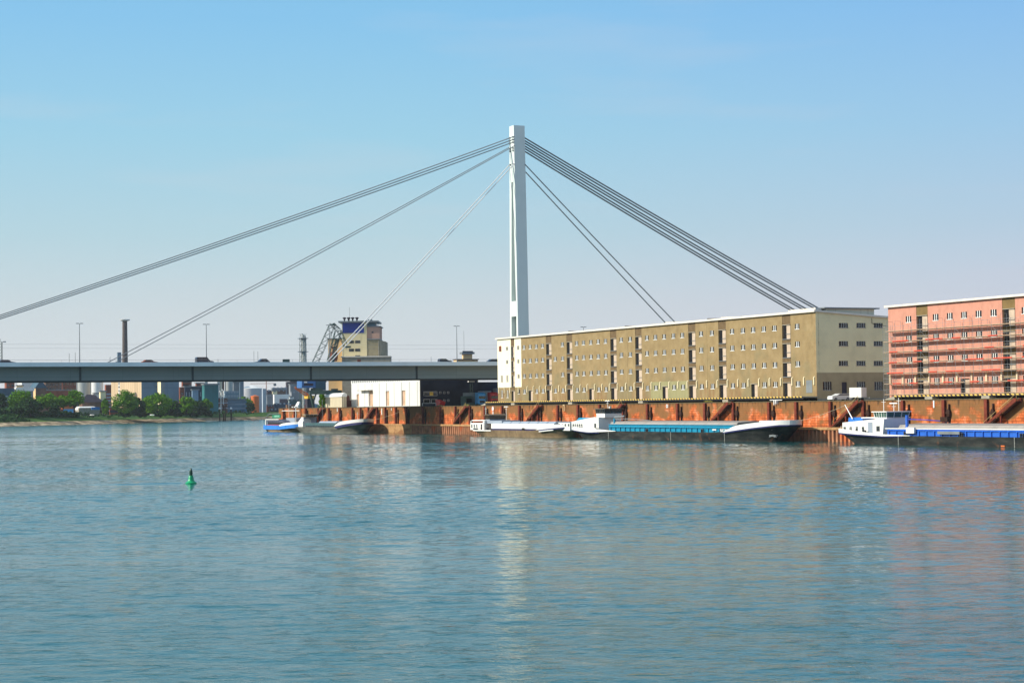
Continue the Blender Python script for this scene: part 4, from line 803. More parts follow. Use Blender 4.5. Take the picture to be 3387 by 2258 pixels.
# ================================================================ barges
def ship_fn(L, B, lb, ls, rake, srake, pw=2.4, sw=.62):
    def hb(x):
        if x > L-lb: u = (x-(L-lb))/lb; return B/2*max(0, 1-u**pw)**.55
        if x < ls: u = 1-x/ls; return B/2*(1-(1-sw)*u**2.2)
        return B/2
    return hb
class Ship:
    def __init__(g, name, label, s0, wc, L, B, lb, ls, rake, srake, zd, group='barges moored along the quay wall', pw=2.8, M=hullk, sw=.86):
        g.t = T(name, label, 'barge', s0, wc, 0, group); g.s0, g.wc, g.L, g.B = s0, wc, L, B; g.wn = wc-B/2; g.hb = ship_fn(L, B, lb, ls, rake, srake, pw, sw); g.zd = zd; g.rk = (lb, rake, ls, srake)
        X = [0, .4, 1, 2, 3.5, ls] + [ls+(L-lb-ls)*k/8 for k in range(1, 8)] + [L-lb+lb*u for u in (0, .15, .3, .45, .58, .7, .8, .87, .93, .97, .99, 1.0)]
        g.X = X; vs = []; fs = []; zl = (-1.2, -.2, .25, .5, .75, 1.0); nz = 6
        for sd in (-1, 1):
            for x in X:
                z1 = zd(x)
                for k in range(nz):
                    z = [-1.2, 0, .3*z1, .6*z1, .85*z1, z1][k]; fr = max(0, min(1, 1-z/z1)); xx = x
                    if x > L-lb: xx = x - rake*fr**.8*((x-(L-lb))/lb)
                    if x < ls: xx = x + srake*fr*(1-x/ls)
                    h = g.hb(x)*(1-.10*fr if L-lb > x > ls else 1-.28*fr)
                    vs.append((s0+xx, wc+sd*h, z))
        n = len(X)
        for q_ in (0, 1):
            for i in range(n-1):
                for k in range(nz-1): a = q_*n*nz+i*nz+k; fs.append((a, a+nz, a+nz+1, a+1))
        for i in range(n-1): a = i*nz+nz-1; c = n*nz+a; fs.append((a, a+nz, c+nz, c))
        for k in range(nz-1): fs.append((k, k+1, n*nz+k+1, n*nz+k))
        g.hull = g.t.part('hull', M, MB().add(vs, fs), smooth=True)
    def band(g, name, M, x0, x1, z0, z1, out=.05, th=.12, n=22, sides=(-1, 1), smooth=False):
        b = MB(); xs = [x0+(x1-x0)*(1-(1-k/n)**1.7 if x1 > g.L*.8 else k/n) for k in range(n+1)]
        rows = []
        for sd in sides:
            r = []
            for x in xs:
                h = max(0, g.hb(x)+out); hi_ = max(0, h-th); w = g.wc+sd*h; wi_ = g.wc+sd*hi_
                r.append([(g.s0+x, w, z0(x)), (g.s0+x+(.15 if x > g.L-.5 else 0), w, z1(x)), (g.s0+x-(.12 if x > g.L-1 else 0), wi_, z1(x)), (g.s0+x-(.12 if x > g.L-1 else 0), wi_, z0(x))])
            for i in range(n):
                b.add(r[i]+r[i+1], [(0, 4, 5, 1), (1, 5, 6, 2), (2, 6, 7, 3), (3, 7, 4, 0)])
            rows.append(r)
        if x1 >= g.L-.01 and len(rows) == 2: b.add([rows[0][-1][0], rows[0][-1][1], rows[1][-1][1], rows[1][-1][0]], [(0, 1, 2, 3)])
        if x0 <= .01 and len(rows) == 2: b.add([rows[0][0][0], rows[0][0][1], rows[1][0][1], rows[1][0][0]], [(0, 1, 2, 3)])
        return g.t.part(name, M, b, smooth=smooth)
    def bx(g, name, M, x0, x1, y0, y1, z0, z1, parent=None, label=None): return g.t.box(name, M, g.s0+x0, g.s0+x1, g.wc+y0, g.wc+y1, z0, z1, parent=parent, label=label)
    def at(g, px, py, dw=0): s, z = onw(px, py, g.wn+dw); return s-g.s0, z
    def windows(g, n, x0, x1, wn, z0, z1, wd, parent, M=glass, name='window', frame=True):
        for k in range(n):
            x = x0+(x1-x0)*k/max(1, n-1)
            o = g.bx(name, MATS['frame_grey'], x-wd/2-.08, x+wd/2+.08, wn-.05, wn-.004, z0-.08, z1+.08, parent); 
            g.bx('pane', M, x-wd/2, x+wd/2, wn-.07, wn-.051, z0, z1, o) if False else None
            pn = g.t.box('pane', M, g.s0+x-wd/2, g.s0+x+wd/2, g.wc+wn-.075, g.wc+wn-.051, z0, z1, parent=parent)
def lerp(a, b, t): t = max(0, min(1, t)); return a+(b-a)*t
def wheelhouse(g, x0, x1, hw, z0, zw0, zw1, Mb, Mr, Mg=glass, over=.5, roof_th=.16, curved=False, yc=0):
    t = g.t; wc = g.wc+yc; r = g.bx('wheelhouse', Mb, x0, x1, yc-hw, yc+hw, z0, zw0)
    gl_ = t.part('wheelhouse_glazing', Mg, MB().add([(g.s0+x0+.05, wc-hw+.05, zw0), (g.s0+x1-.05, wc-hw+.05, zw0), (g.s0+x1-.05, wc+hw-.05, zw0), (g.s0+x0+.05, wc+hw-.05, zw0), (g.s0+x0-.12, wc-hw-.1, zw1), (g.s0+x1+.2, wc-hw-.1, zw1), (g.s0+x1+.2, wc+hw+.1, zw1), (g.s0+x0-.12, wc+hw+.1, zw1)], [(0, 1, 5, 4), (1, 2, 6, 5), (2, 3, 7, 6), (3, 0, 4, 7)]), r)
    fb = MB(); n = 5
    for k in range(n+1): f = k/n; fb.bar((g.s0+x0+.05+(x1-x0-.1)*f, wc-hw, zw0), (g.s0+x0-.12+(x1-x0+.32)*f, wc-hw-.14, zw1), .06)
    for k in range(4): f = k/3; fb.bar((g.s0+x1, wc-hw+2*hw*f, zw0), (g.s0+x1+.25, wc-hw-.1+2*(hw+.1)*f, zw1), .06).bar((g.s0+x0, wc-hw+2*hw*f, zw0), (g.s0+x0-.16, wc-hw-.1+2*(hw+.1)*f, zw1), .06)
    t.part('window_frame', Mr, fb, r)
    if curved: t.part('wheelhouse_roof', Mr, MB().prism([(g.s0+x0-over, zw1), (g.s0+x1+over, zw1), (g.s0+x1+over, zw1+.1), (g.s0+(x0+x1)/2, zw1+.38), (g.s0+x0-over, zw1+.1)], wc-hw-.4, wc+hw+.4), r)
    else: g.bx('wheelhouse_roof', Mr, x0-over, x1+over, yc-hw-.35, yc+hw+.35, zw1, zw1+roof_th, r)
    return r
def bollards(g, xs, M=black):
    for x in xs:
        z = g.zd(x); y = -(g.hb(x)-.6); g.t.part('bollard', M, MB().lathe([(.16, z), (.16, z+.5), (.24, z+.55), (.2, z+.62)], g.s0+x-.3, g.wc+y, 8).lathe([(.16, z), (.16, z+.5), (.24, z+.55), (.2, z+.62)], g.s0+x+.3, g.wc+y, 8))
def mast(g, x, y, z0, z1, M=white, name='mast', radar=False):
    o = g.t.part(name, M, MB().bar((g.s0+x, g.wc+y, z0), (g.s0+x, g.wc+y, z1), .06, 6).bar((g.s0+x-.6, g.wc+y, z1-.5), (g.s0+x+.6, g.wc+y, z1-.5), .035))
    if radar: g.t.part('radar', M, MB().box(g.s0+x-1.1, g.s0+x+1.1, g.wc+y-.12, g.wc+y+.12, z1-.02, z1+.16), o)
def rails(g, x0, x1, n, h=.9, M=white):
    b = MB(); pr = None
    for k in range(n+1):
        x = lerp(x0, x1, k/n); z = g.zd(x); y = g.wc-g.hb(x)+.15; b.bar((g.s0+x, y, z), (g.s0+x, y, z+h), .03)
        if pr:
            for hh in (h, h*.5): b.bar((pr[0], pr[1], pr[2]+hh), (g.s0+x, y, z+hh), .022)
        pr = (g.s0+x, y, z)
    g.t.part('railing', M, b)
GB = 11.0
# --- teal blue barge (two abreast of the olive warehouse)
s0 = -79.4; L = 84.6; zd1 = lambda x: lerp(1.75, 2.2, (9-x)/9) if x < 9 else lerp(1.78, 3.35, (x-66)/17)
g = Ship('teal_barge', 'long black hulled barge with teal blue cargo hold and white bow, below the olive warehouse', s0, -7.6, L, GB, 16.5, 9, 4.5, 2.5, zd1)
g.band('bow_bulwark', white, 67.0, L, lambda x: zd1(x)-.02, lambda x: zd1(x)+lerp(.03, .9, (x-67.0)/4.5), smooth=True)
g.band('stern_bulwark', white, 0, 22, lambda x: zd1(x)-lerp(.3, .02, (x-10)/12), lambda x: zd1(x)+lerp(.55, .05, (x-10)/12), smooth=True)
g.band('rub_stripe', navy, 67.0, L, lambda x: zd1(x)-.28, lambda x: zd1(x)-.03, out=.03); g.band('rub_stripe', navy, 0, 14, lambda x: zd1(x)-.5, lambda x: zd1(x)-.31, out=.03)
ch = g.bx('cargo_hold_coaming', cyan, 17, 70, -4.5, 4.5, 1.7, 3.3)
g.t.part('coaming_ribs', cyan, (lambda b: ([b.box(g.s0+18+k*2.2, g.s0+18.15+k*2.2, g.wc-4.72, g.wc-4.5, 1.8, 2.65) for k in range(24)], b.box(g.s0+17, g.s0+70, g.wc-4.8, g.wc-4.5, 2.651, 2.72), b.box(g.s0+17, g.s0+70, g.wc-4.7, g.wc-4.5, 3.2, 3.3))[1])(MB()), ch)
g.t.part('hatch_cover', hatchg, MB().prismx([(g.wc-4.5, 3.31), (g.wc+4.5, 3.31), (g.wc+4.1, 3.8), (g.wc, 4.05), (g.wc-4.1, 3.8)], g.s0+17.5, g.s0+70.5)); 
mk = MB(); xq = g.at(2345, 1408)[0]; mk.box(g.s0+xq, g.s0+xq+1.5, g.wc-4.75, g.wc-4.74, 2.2, 2.45); [mk.box(g.s0+xq+3+k*.62, g.s0+xq+3.45+k*.62, g.wc-4.75, g.wc-4.74, 2.25 if k != 2 else 2.3, 2.48) for k in range(5)]; mk.box(g.s0+xq+3.1, g.s0+xq+4.2, g.wc-4.75, g.wc-4.74, 1.95, 2.12); g.t.part('hull_lettering', white, mk, ch)
z = 1.9
p0, p1 = g.at(1902, 1395, 2)[0], g.at(1981, 1380, 1.2)[0]
zt0, zt1 = g.at(1902, 1394, 1.2)[1], g.at(1975, 1379, 1.2)[1]
dh = g.t.part('deckhouse', white, MB().prism([(g.s0+p0, 2.0), (g.s0+p1, 2.0), (g.s0+p1, zt1), (g.s0+p1-2.2, zt1), (g.s0+p0, zt0)], g.wc-4.4, g.wc+1.4))
g.windows(5, p0+.9, p0+5.2, -4.4, 2.55, 3.25, .55, dh); g.windows(1, p1-1.6, p1-1.6, -4.4, 2.5, 3.4, .8, dh)
xw0, xw1 = g.at(1973, 1370, 2.4)[0], g.at(2001, 1370, 2.4)[0]; zw = g.at(2000, 1382, 2.4)[1]; z1w = g.at(2000, 1352.5, 2.4)[1]; zwm = g.at(2000, 1367, 2.4)[1]
wheelhouse(g, xw0, xw1, 2.15, zt1-.12, zwm, z1w, white, mat('dark_bronze_frame', (.13, .10, .07), .6), yc=-1.0)
mast(g, xw0+1.5, -1, z1w+.2, z1w+1.8, radar=True); g.bx('searchlight', white, xw0+2.4, xw0+2.8, -1.2, -.8, z1w+.17, z1w+.6)
g.t.part('boat_cover', mat('cyan_tarpaulin', (.02, .25, .42), .8, bump=.05), MB().prismx([(g.wc-3.4, zt0+.05), (g.wc-.9, zt0+.05), (g.wc-1.4, zt0+.8), (g.wc-2.6, zt0+.9)], g.s0+p0+.2, g.s0+p0+8.5)); 
cx = g.at(2029, 1400, 1)[0]; cz = 3.3
cr_ = g.t.part('crane_post', cyan, MB().bar((g.s0+cx, g.wc-4.2, 1.8), (g.s0+cx, g.wc-4.2, 4.6), .28, 8)); ex, ez = g.at(2080, 1385, 1); fx, fz = g.at(2132, 1390, 1)
g.t.part('crane_arm', steel, MB().bar((g.s0+cx, g.wc-4.2, 4.5), (g.s0+ex, g.wc-3.6, ez), .13, 4, .09).bar((g.s0+ex, g.wc-3.6, ez), (g.s0+fx, g.wc-3.2, fz), .09, 4, .07).bar((g.s0+cx, g.wc-4.2, 4.9), (g.s0+cx+4, g.wc-3.8, 5.1), .25), cr_)
MB().lathe([(.38, 0), (.38, .1)], 0, 0, 14).build('lifebuoy', orange, g.t.root).data.transform(Matrix.Translation((p1-1.1, -4.5, zt1+.35)) @ Matrix.Rotation(PI/2, 4, 'X'))
for px in (2013, 2219, 2397):
    b = MB(); xm = g.at(px, 1440)[0]
    for k in range(9): b.box(g.s0+xm-.07, g.s0+xm+.07, g.wn-.075, g.wn-.02, .1+k*.2, .22+k*.2)
    g.t.part('draught_marks', MATS['frame_grey'], b, g.hull)
fc = g.bx('bow_cabin', white, g.at(2474, 1390)[0], g.at(2515, 1390)[0], -2.9, 2.9, zd1(72), 4.15); g.windows(3, g.at(2479, 1390)[0], g.at(2508, 1390)[0], -2.9, 3.5, 3.9, .5, fc)
g.t.part('anchor', steel, MB().box(g.s0+L-5.0, g.s0+L-2.6, g.wc-2.75, g.wc-2.3, 1.15, 1.4).prism([(g.s0+L-5, .9), (g.s0+L-3.8, 1.5), (g.s0+L-2.6, .9), (g.s0+L-3.8, 1.15)], g.wc-2.9, g.wc-2.5)); g.bx('windlass', steel, L-9, L-7.5, -1.2, 1.2, 2.6, 3.9)
bollards(g, (12, 35, 58, 70)); rails(g, 1, 9, 6)
# --- small tan barge
s0 = -137.3; L = 51.6; zd2 = lambda x: lerp(1.55, 1.62, x/10) if x < 36 else lerp(1.62, 2.55, (x-36)/15)
g = Ship('tan_barge', 'small barge with rusty tan hull and white cargo coaming, left of the teal barge', s0, -7.8, L, 9.4, 12, 6, 3, 3.2, zd2, M=hullt)
g.band('bow_bulwark', white, 38.5, L, lambda x: zd2(x)-.01, lambda x: zd2(x)+lerp(.05, .75, (x-38.5)/5), smooth=True); g.band('rub_stripe', navy, 40, L, lambda x: zd2(x)-.32, lambda x: zd2(x)-.02, out=.03); g.band('rub_stripe', white, 40, L-5, lambda x: zd2(x)-.55, lambda x: zd2(x)-.33, out=.06)
g.band('stern_rail_band', white, 0, 12.5, lambda x: 1.35, lambda x: 1.62, out=.1); g.band('stern_bulwark', black, 0, 4, lambda x: 1.63, lambda x: 2.0, out=.02)
xa, xb = g.at(1616, 1410)[0], g.at(1822, 1405)[0]
g.bx('coaming_base', navy, xa, xb-1, -3.8, 3.8, 1.5, 2.0); g.bx('cargo_coaming', white, xa-.1, xb, -3.9, 3.9, 2.01, 3.25)
for k in range(6): x0 = xa+6+k*5.1; g.t.part('hatch_cover', greyp, MB().prismx([(g.wc-3.8, 3.26), (g.wc+3.8, 3.26), (g.wc+3.2, 3.75), (g.wc-3.2, 3.75)], g.s0+x0, g.s0+max(x0+.5, min(x0+4.7, xb-.1))))
x0, x1 = g.at(1558, 1400, 1)[0], g.at(1602, 1400, 1)[0]; ah = g.bx('stern_house', white, x0, x1, -3.9, 3.9, 1.6, 3.4); g.windows(3, x0+1, x0+4.1, -3.9, 2.15, 2.95, .55, ah); g.bx('house_door', black, x1-1.7, x1-.9, -3.97, -3.901, 1.7, 3.1, ah); g.t.part('stern_awning', white, MB().prismx([(g.wc-3.9, 3.9), (g.wc+3.9, 3.9), (g.wc+3.4, 4.15), (g.wc-3.4, 4.15)], g.s0+x0+.3, g.s0+x1).box(g.s0+x0+.1, g.s0+x0+.3, g.wc-3.9, g.wc-3.7, 3.41, 3.9)); g.bx('boat_rack', brick, x0+.8, x1-1, -3.2, 3.2, 3.41, 3.75)
xw0, xw1 = g.at(1607, 1380, 1.6)[0], g.at(1620, 1380, 1.6)[0]; zb_, zm_, zt2 = 3.3, g.at(1630, 1386.5, 1.6)[1], g.at(1630, 1374, 1.6)[1]
wheelhouse(g, xw0, xw1, 2.15, zb_, zm_, zt2, greyp, mat('brown_wood_frame', (.10, .065, .035), .6), mat('warm_glass', (.08, .055, .03), .2, var=.4, scale=1), curved=True, yc=-.95); g.bx('engine_house', greyp, xw1+.01, xa+5.4, -3.5, 1.5, 3.26, 4.0); g.bx('lit_house_side', white, xw0-.4, xw0+.5, -3.75, -3.15, 1.7, zm_-.3)  # shaded end faces coloured blue grey, white strip for the sunlit side
fh = g.bx('fore_cabin', white, g.at(1829, 1400, 1)[0], g.at(1872, 1400, 1)[0], -2.7, 2.7, 1.7, 3.55); g.windows(4, g.at(1838, 1400, 1)[0], g.at(1868, 1400, 1)[0], -2.7, 2.75, 3.25, .5, fh, M=black)
mast(g, xw1+1.2, 1, 4, 7.4, radar=True); mast(g, x0+3.4, -1, 4, 7.5); bollards(g, (9, 30, 44)); rails(g, .5, 5, 4)
# --- deep blue barge at the right edge
s0 = 26.4; L = 85; zd3 = lambda x: lerp(2.3, 1.65, x/14) if x < 60 else lerp(1.65, 3, (x-60)/25)
g = Ship('blue_barge', 'barge with deep blue cargo hold and white wheelhouse at the right edge', s0, -7.6, L, GB, 20, 9, 6, 3.2, zd3)
g.band('stern_bulwark', white, 0, 22, lambda x: zd3(x)-lerp(.25, .0, x/22), lambda x: zd3(x)+lerp(.5, .08, x/22), smooth=True); g.band('rub_stripe', navy, 0, 20, lambda x: zd3(x)-lerp(.50, .2, x/20), lambda x: zd3(x)-lerp(.26, .01, x/20), out=.03); g.band('bow_bulwark', white, 62, L, lambda x: zd3(x)-.02, lambda x: zd3(x)+lerp(.03, 1.1, (x-62)/7))
xc = g.at(2921, 1430)[0]
ch = g.bx('cargo_hold_coaming', blue, xc, 66, -4.6, 4.6, 1.6, 2.8); g.bx('coaming_rail', white, xc-.5, 66, -4.75, -4.6, 2.8, 2.95, ch)
g.t.part('coaming_ribs', blue, (lambda b: ([b.box(g.s0+xc+.6+k*2.1, g.s0+xc+.75+k*2.1, g.wc-4.82, g.wc-4.6, 1.66, 2.5) for k in range(26)], b.box(g.s0+xc, g.s0+66, g.wc-4.8, g.wc-4.6, 2.501, 2.56))[1])(MB()), ch)
g.t.part('hatch_cover', hatchg, MB().prismx([(g.wc-4.5, 2.96), (g.wc+4.5, 2.96), (g.wc+4.1, 3.5), (g.wc, 3.75), (g.wc-4.1, 3.5)], g.s0+xc+3, g.s0+66.5)); x = g.at(3130, 1432)[0]; g.bx('gangway', steel, x-2.9, x+2.9, -5.1, -4.86, 2.0, 2.5); x = g.at(3005, 1432)[0]; g.bx('white_locker', white, x-1.1, x+1.1, -5.2, -4.86, 2.1, 3.1)
x0, x1 = g.at(2785, 1400, 1)[0], g.at(2923, 1400, 1)[0]; zr0, zr1 = g.at(2786, 1397, 1)[1], g.at(2910, 1385, 1)[1]
dh = g.t.part('deckhouse', white, MB().prism([(g.s0+x0, 2.0), (g.s0+x1-.5, 1.8), (g.s0+x1, zr1), (g.s0+x1-1.3, zr1+.05), (g.s0+x0+4, zr0+.25), (g.s0+x0, zr0)], g.wc-4.4, g.wc+.8)); g.windows(4, x0+.7, g.at(2853, 1400, 1)[0], -4.4, 2.35, 3.1, .6, dh); g.windows(1, g.at(2903, 1400, 1)[0], g.at(2903, 1400, 1)[0], -4.4, 2.4, 3.25, .9, dh)
xd = g.at(2877, 1400, 1)[0]; g.bx('doorway', greyp, xd-.65, xd+.65, -4.45, -4.405, 1.95, 3.95, dh)
xw0, xw1 = g.at(2894, 1375, 2)[0], g.at(2933, 1375, 2)[0]; zz0, zz1 = g.at(2930, 1380, 2)[1], g.at(2930, 1363, 2)[1]
wheelhouse(g, xw0, xw1, 2.35, zr1-.02, zz0, zz1, mat('shade_lilac_paint', (.62, .62, .68), .5), white, mat('green_glass', (.05, .11, .08), .12, var=.3, scale=.6), yc=-1.2); mast(g, xw0+2.2, -1, zz1+.1, zz1+1.5, radar=True); mast(g, xw0+.6, -2, zz1+.1, zz1+2.3, name='whip_aerial'); mast(g, xw0-.4, 2, zz1+.1, zz1+2.5, name='whip_aerial')  # white wheelhouse tinted lilac: its shade is put into the paint
g.t.part('boat_cover', mat('blue_tarpaulin', (.03, .16, .50), .8, bump=.05), MB().prism([(g.s0+x0+.1, zr0+.02), (g.s0+x0+4.6, zr0+.27), (g.s0+x0+4.4, zr0+.95), (g.s0+x0+.2, zr0+.9)], g.wc-3.2, g.wc-.8)); q0, q1 = g.at(2812, 1379, 1.5), g.at(2787, 1338, 1.5); g.t.part('flag_boom', white, MB().bar((g.s0+q0[0], g.wc-3.5, q0[1]-.3), (g.s0+q1[0], g.wc-3.5, q1[1]), .12, 6, .07))
g.bx('awning', white, x0+4.7, x0+9.5, -3.6, 3.6, zr0+.75, zr0+.95); g.bx('crate', orange, x0+3.2, x0+4.5, -1.2, 1.2, zr0+.3, zr0+.62)
cx = g.at(2997, 1400, 1)[0]; cr_ = g.t.part('crane_post', blue, MB().bar((g.s0+cx, g.wc-4.3, 1.7), (g.s0+cx, g.wc-4.3, 5.2), .28, 8)); ex, ez = g.at(3055, 1390, 1); fx, fz = g.at(3120, 1394, 1)
g.t.part('crane_arm', royal, MB().bar((g.s0+cx, g.wc-4.3, 4.5), (g.s0+ex, g.wc-3.9, ez+.1), .16, 4, .12).bar((g.s0+ex, g.wc-3.9, ez+.1), (g.s0+fx, g.wc-3.5, fz), .12, 4, .12), cr_); g.t.part('crane_head', rustd, MB().box(g.s0+fx-1.6, g.s0+fx+.3, g.wc-3.9, g.wc-3.1, fz, fz+.8), cr_)
for px in (2972, 3356):
    b = MB(); xm = g.at(px, 1450)[0]
    for k in range(8): b.box(g.s0+xm-.07, g.s0+xm+.07, g.wn-.075, g.wn-.02, .1+k*.2, .22+k*.2)
    g.t.part('draught_marks', MATS['frame_grey'], b, g.hull)
xm = g.at(3322, 1470)[0]; g.t.part('anchor', orange, MB().box(g.s0+xm-.5, g.s0+xm+.4, g.wn-.3, g.wn-.05, .15, .35)); bollards(g, (8, 20, 35, 50)); rails(g, .5, 8, 6)
b = MB().lathe([(.55, -.6), (.62, -.2), (.55, .35), (.2, .7)], 0, 0, 12); p = onz(2808, 1457); rb = b.build('mooring_float', red, None, smooth=True); rb.location = p; tag(rb, 'red float in the water under the stern of the deep blue barge', 'float')
# --- dark grey barge by the silo
s0 = -279.3; L = 54; zd4 = lambda x: lerp(1.7, 1.75, x/10) if x < 36 else lerp(1.75, 3.4, (x-36)/18)
g = Ship('grey_barge', 'dark grey barge with white bow rim moored below the silo building', s0, -7.6, L, 10, 14, 6, 4, 2, zd4, M=hullg)
g.band('bow_bulwark', white, 39, L, lambda x: zd4(x), lambda x: zd4(x)+lerp(.1, .95, (x-39)/4), smooth=True); g.band('rub_stripe', navy, 40, L, lambda x: zd4(x)-.7, lambda x: zd4(x)-.02, out=.03); 
ch = g.bx('cargo_hold_coaming', teald, 9, 38, -4, 4, 1.6, 3.1); g.t.part('hatch_cover', greyp, MB().prismx([(g.wc-4, 3.11), (g.wc+4, 3.11), (g.wc+3.5, 3.6), (g.wc-3.5, 3.6)], g.s0+22, g.s0+38)); g.t.part('coaming_ribs', black, (lambda b: ([b.box(g.s0+10+k*1.6, g.s0+10.8+k*1.6, g.wc-4.15, g.wc-4, 1.7, 2.2) for k in range(17)], b)[1])(MB()), ch)
x0 = g.at(998, 1390, 1)[0]; x1 = x0+2; g.bx('deckhouse', greyp, x0, x1, -4.0, .3, 3.11, 4.9); g.bx('lit_house_side', white, x0-.3, x1-.3, -4.1, -4.001, 3.11, 4.9); xs_, ze = g.at(980, 1400)[0], 3.6; g.t.part('stern_cover', white, MB().prismx([(g.wc-4.4, 1.8), (g.wc-1.5, 1.8), (g.wc-1.5, 3.9), (g.wc-2.5, 4.5), (g.wc-3.6, 4.4), (g.wc-4.4, 3.4)], g.s0+xs_+.3, g.s0+xs_+4.6))  # blue grey body paints the shaded end, white sheet the lit side
wheelhouse(g, g.at(1004, 1378, 1)[0], g.at(1010, 1378, 1)[0], 1.9, 4.91, 5.2, g.at(1020, 1371.5, 1)[1], brownr, mat('cream_frame', (.5, .42, .3), .6), MATS['warm_glass'], yc=-1.9); mast(g, L-4, -1.5, 3.6, 6.4); g.bx('windlass', steel, L-11, L-9, -1, 1, 3.0, 4.0); bollards(g, (42, 48)); mast(g, 6, 3, 2, 10.5, M=steel)
# --- small blue and white barge
s0 = -313.4; L = 30; zd5 = lambda x: 1.55 if x < 14 else lerp(1.55, 2.6, (x-14)/16)
g = Ship('small_blue_boat', 'small bright blue and white boat with a curved canopy, leftmost of the moored boats', s0, -8.2, L, 8, 10, 4, 3, 1.2, zd5, M=hullt, pw=2.2)
g.band('blue_side', mat('boat_blue', (.02, .20, .62), .5), .3, 19, lambda x: .75, lambda x: 2.2, out=.06); g.band('blue_side', MATS['boat_blue'], 19, L, lambda x: lerp(.75, 1.4, (x-19)/11), lambda x: zd5(x)-.01, out=.05); g.band('bow_bulwark', white, 15, L, lambda x: zd5(x), lambda x: zd5(x)+lerp(.1, .75, (x-15)/7), smooth=True)
g.bx('red_deck', red, 3, 19, -3.3, 3.3, 2.1, 2.35); g.bx('dark_saloon', black, 3, 21, -2.9, 2.9, 2.35, 3.3); g.t.part('canopy_cover', mat('dark_blue_canvas', (.08, .09, .13), .8, var=.2), MB().prism([(g.s0+2, 3.3), (g.s0+23, 3.0), (g.s0+20, 3.7), (g.s0+14, 4.2), (g.s0+5, 4.1)], g.wc-3.2, g.wc+3.2)); g.bx('canopy_edge', white, 2.5, 16, -3.35, -3.21, 4.0, 4.25)
nb = g.bx('name_board', mat('board_green', (.02, .18, .09), .5), 7, 16, -2.6, -2.4, 4.5, 5.9); lt = MB()
for k in range(6): lt.box(g.s0+9.6+k*.9, g.s0+10.2+k*.9, g.wc-2.64, g.wc-2.601, 4.9, 5.5)
g.t.part('name_lettering', mat('pale_green', (.25, .6, .42), .5), lt, nb)
arch = MB(); pr = None
for k in range(10):
    a = PI/2*k/9; p = (g.s0+1+6*(1-math.cos(a)), g.wc-3.0, 3.4+2.6*math.sin(a))
    if pr: arch.bar(pr, p, .14, 6)
    pr = p
arch.bar(pr, (g.s0+16, g.wc-3, 6.1), .1, 6); g.t.part('arch_frame', steel, arch); g.bx('stern_post', white, 1.6, 2.2, -3.3, -3.0, 1.6, 4.2); mast(g, 14, 1, 4.2, 10.4); g.bx('rear_cabin', greyp, 17, 26, -1, 2.5, 3.0, 4.6); g.t.part('lamp_post', white, MB().bar((g.s0+27, g.wc-1, 2.6), (g.s0+27, g.wc-1, 8), .12).box(g.s0+26.5, g.s0+27.5, g.wc-1.4, g.wc-.6, 8, 8.4)); g.bx('top_rail', white, 8, 26, .5, .7, 6.9, 7.1); g.bx('bow_locker', white, 20.5, 22.5, -1.5, .5, 2.3, 3.2)
for k, (s, lab, h) in enumerate(((onw(988, 1350, -3)[0], 'tall dark mooring pole between the blue boat and the grey barge', 9.6), (onw(1001, 1350, -3)[0], 'tall brown mooring pole beside the wheelhouse of the grey barge', 9.0))):
    o = T('mooring_pole', lab, 'pole', s, -2.2, 0, 'mooring poles by the quay'); o.part('pole', rustd if k == 0 else rust, MB().bar((s, -2.2, -1), (s, -2.2, h), .16, 8))
# mooring lines
for (sa, za, sb, zb2, lab) in ((-226, 3.6, -208, 7.9, 'thin pale mooring rope from the grey barge bow to the quay'), (3, 3.8, 14, 7.8, 'thin mooring rope from the teal barge bow up to the quay edge')):
    b = MB(); pr = None
    for k in range(11):
        f = k/10; p = (sa+(sb-sa)*f, -7+7*f, za+(zb2-za)*f-1.0*4*f*(1-f)*.5)
        if pr: b.bar(pr, p, .035, 4)
        pr = p
    o = T('mooring_rope', lab, 'rope', sa, -7, za); o.part('rope', mat('rope', (.5, .45, .32), .9), b)

# ================================================================ buoy
p = onz(632, 1598.5); r0 = atY(632, 1598, p.y); k = p.y/FPX
bu = thing('channel_buoy', 'green cone topped channel buoy floating alone in the open river', 'buoy', p, 0)
MB().lathe([(.30, -.35), (.52, -.15), (.585, .02), (.58, .10), (.40, .22), (.31, .36), (.27, .60), (.215, .82), (.2, .84)], 0, 0, 32).build('float_body', buoyg, bu, smooth=True)
MB().lathe([(.155, .82), (.165, 1.08), (.175, 1.18), (.13, 1.38), (.05, 1.58), (.02, 1.62)], 0, 0, 20).build('topmark', buoyd, bu, smooth=True)
MB().lathe([(.235, .80), (.235, .84), (.15, .85)], 0, 0, 24).build('collar', buoyg, bu, smooth=True)
bu.rotation_euler.x = math.radians(1.5)
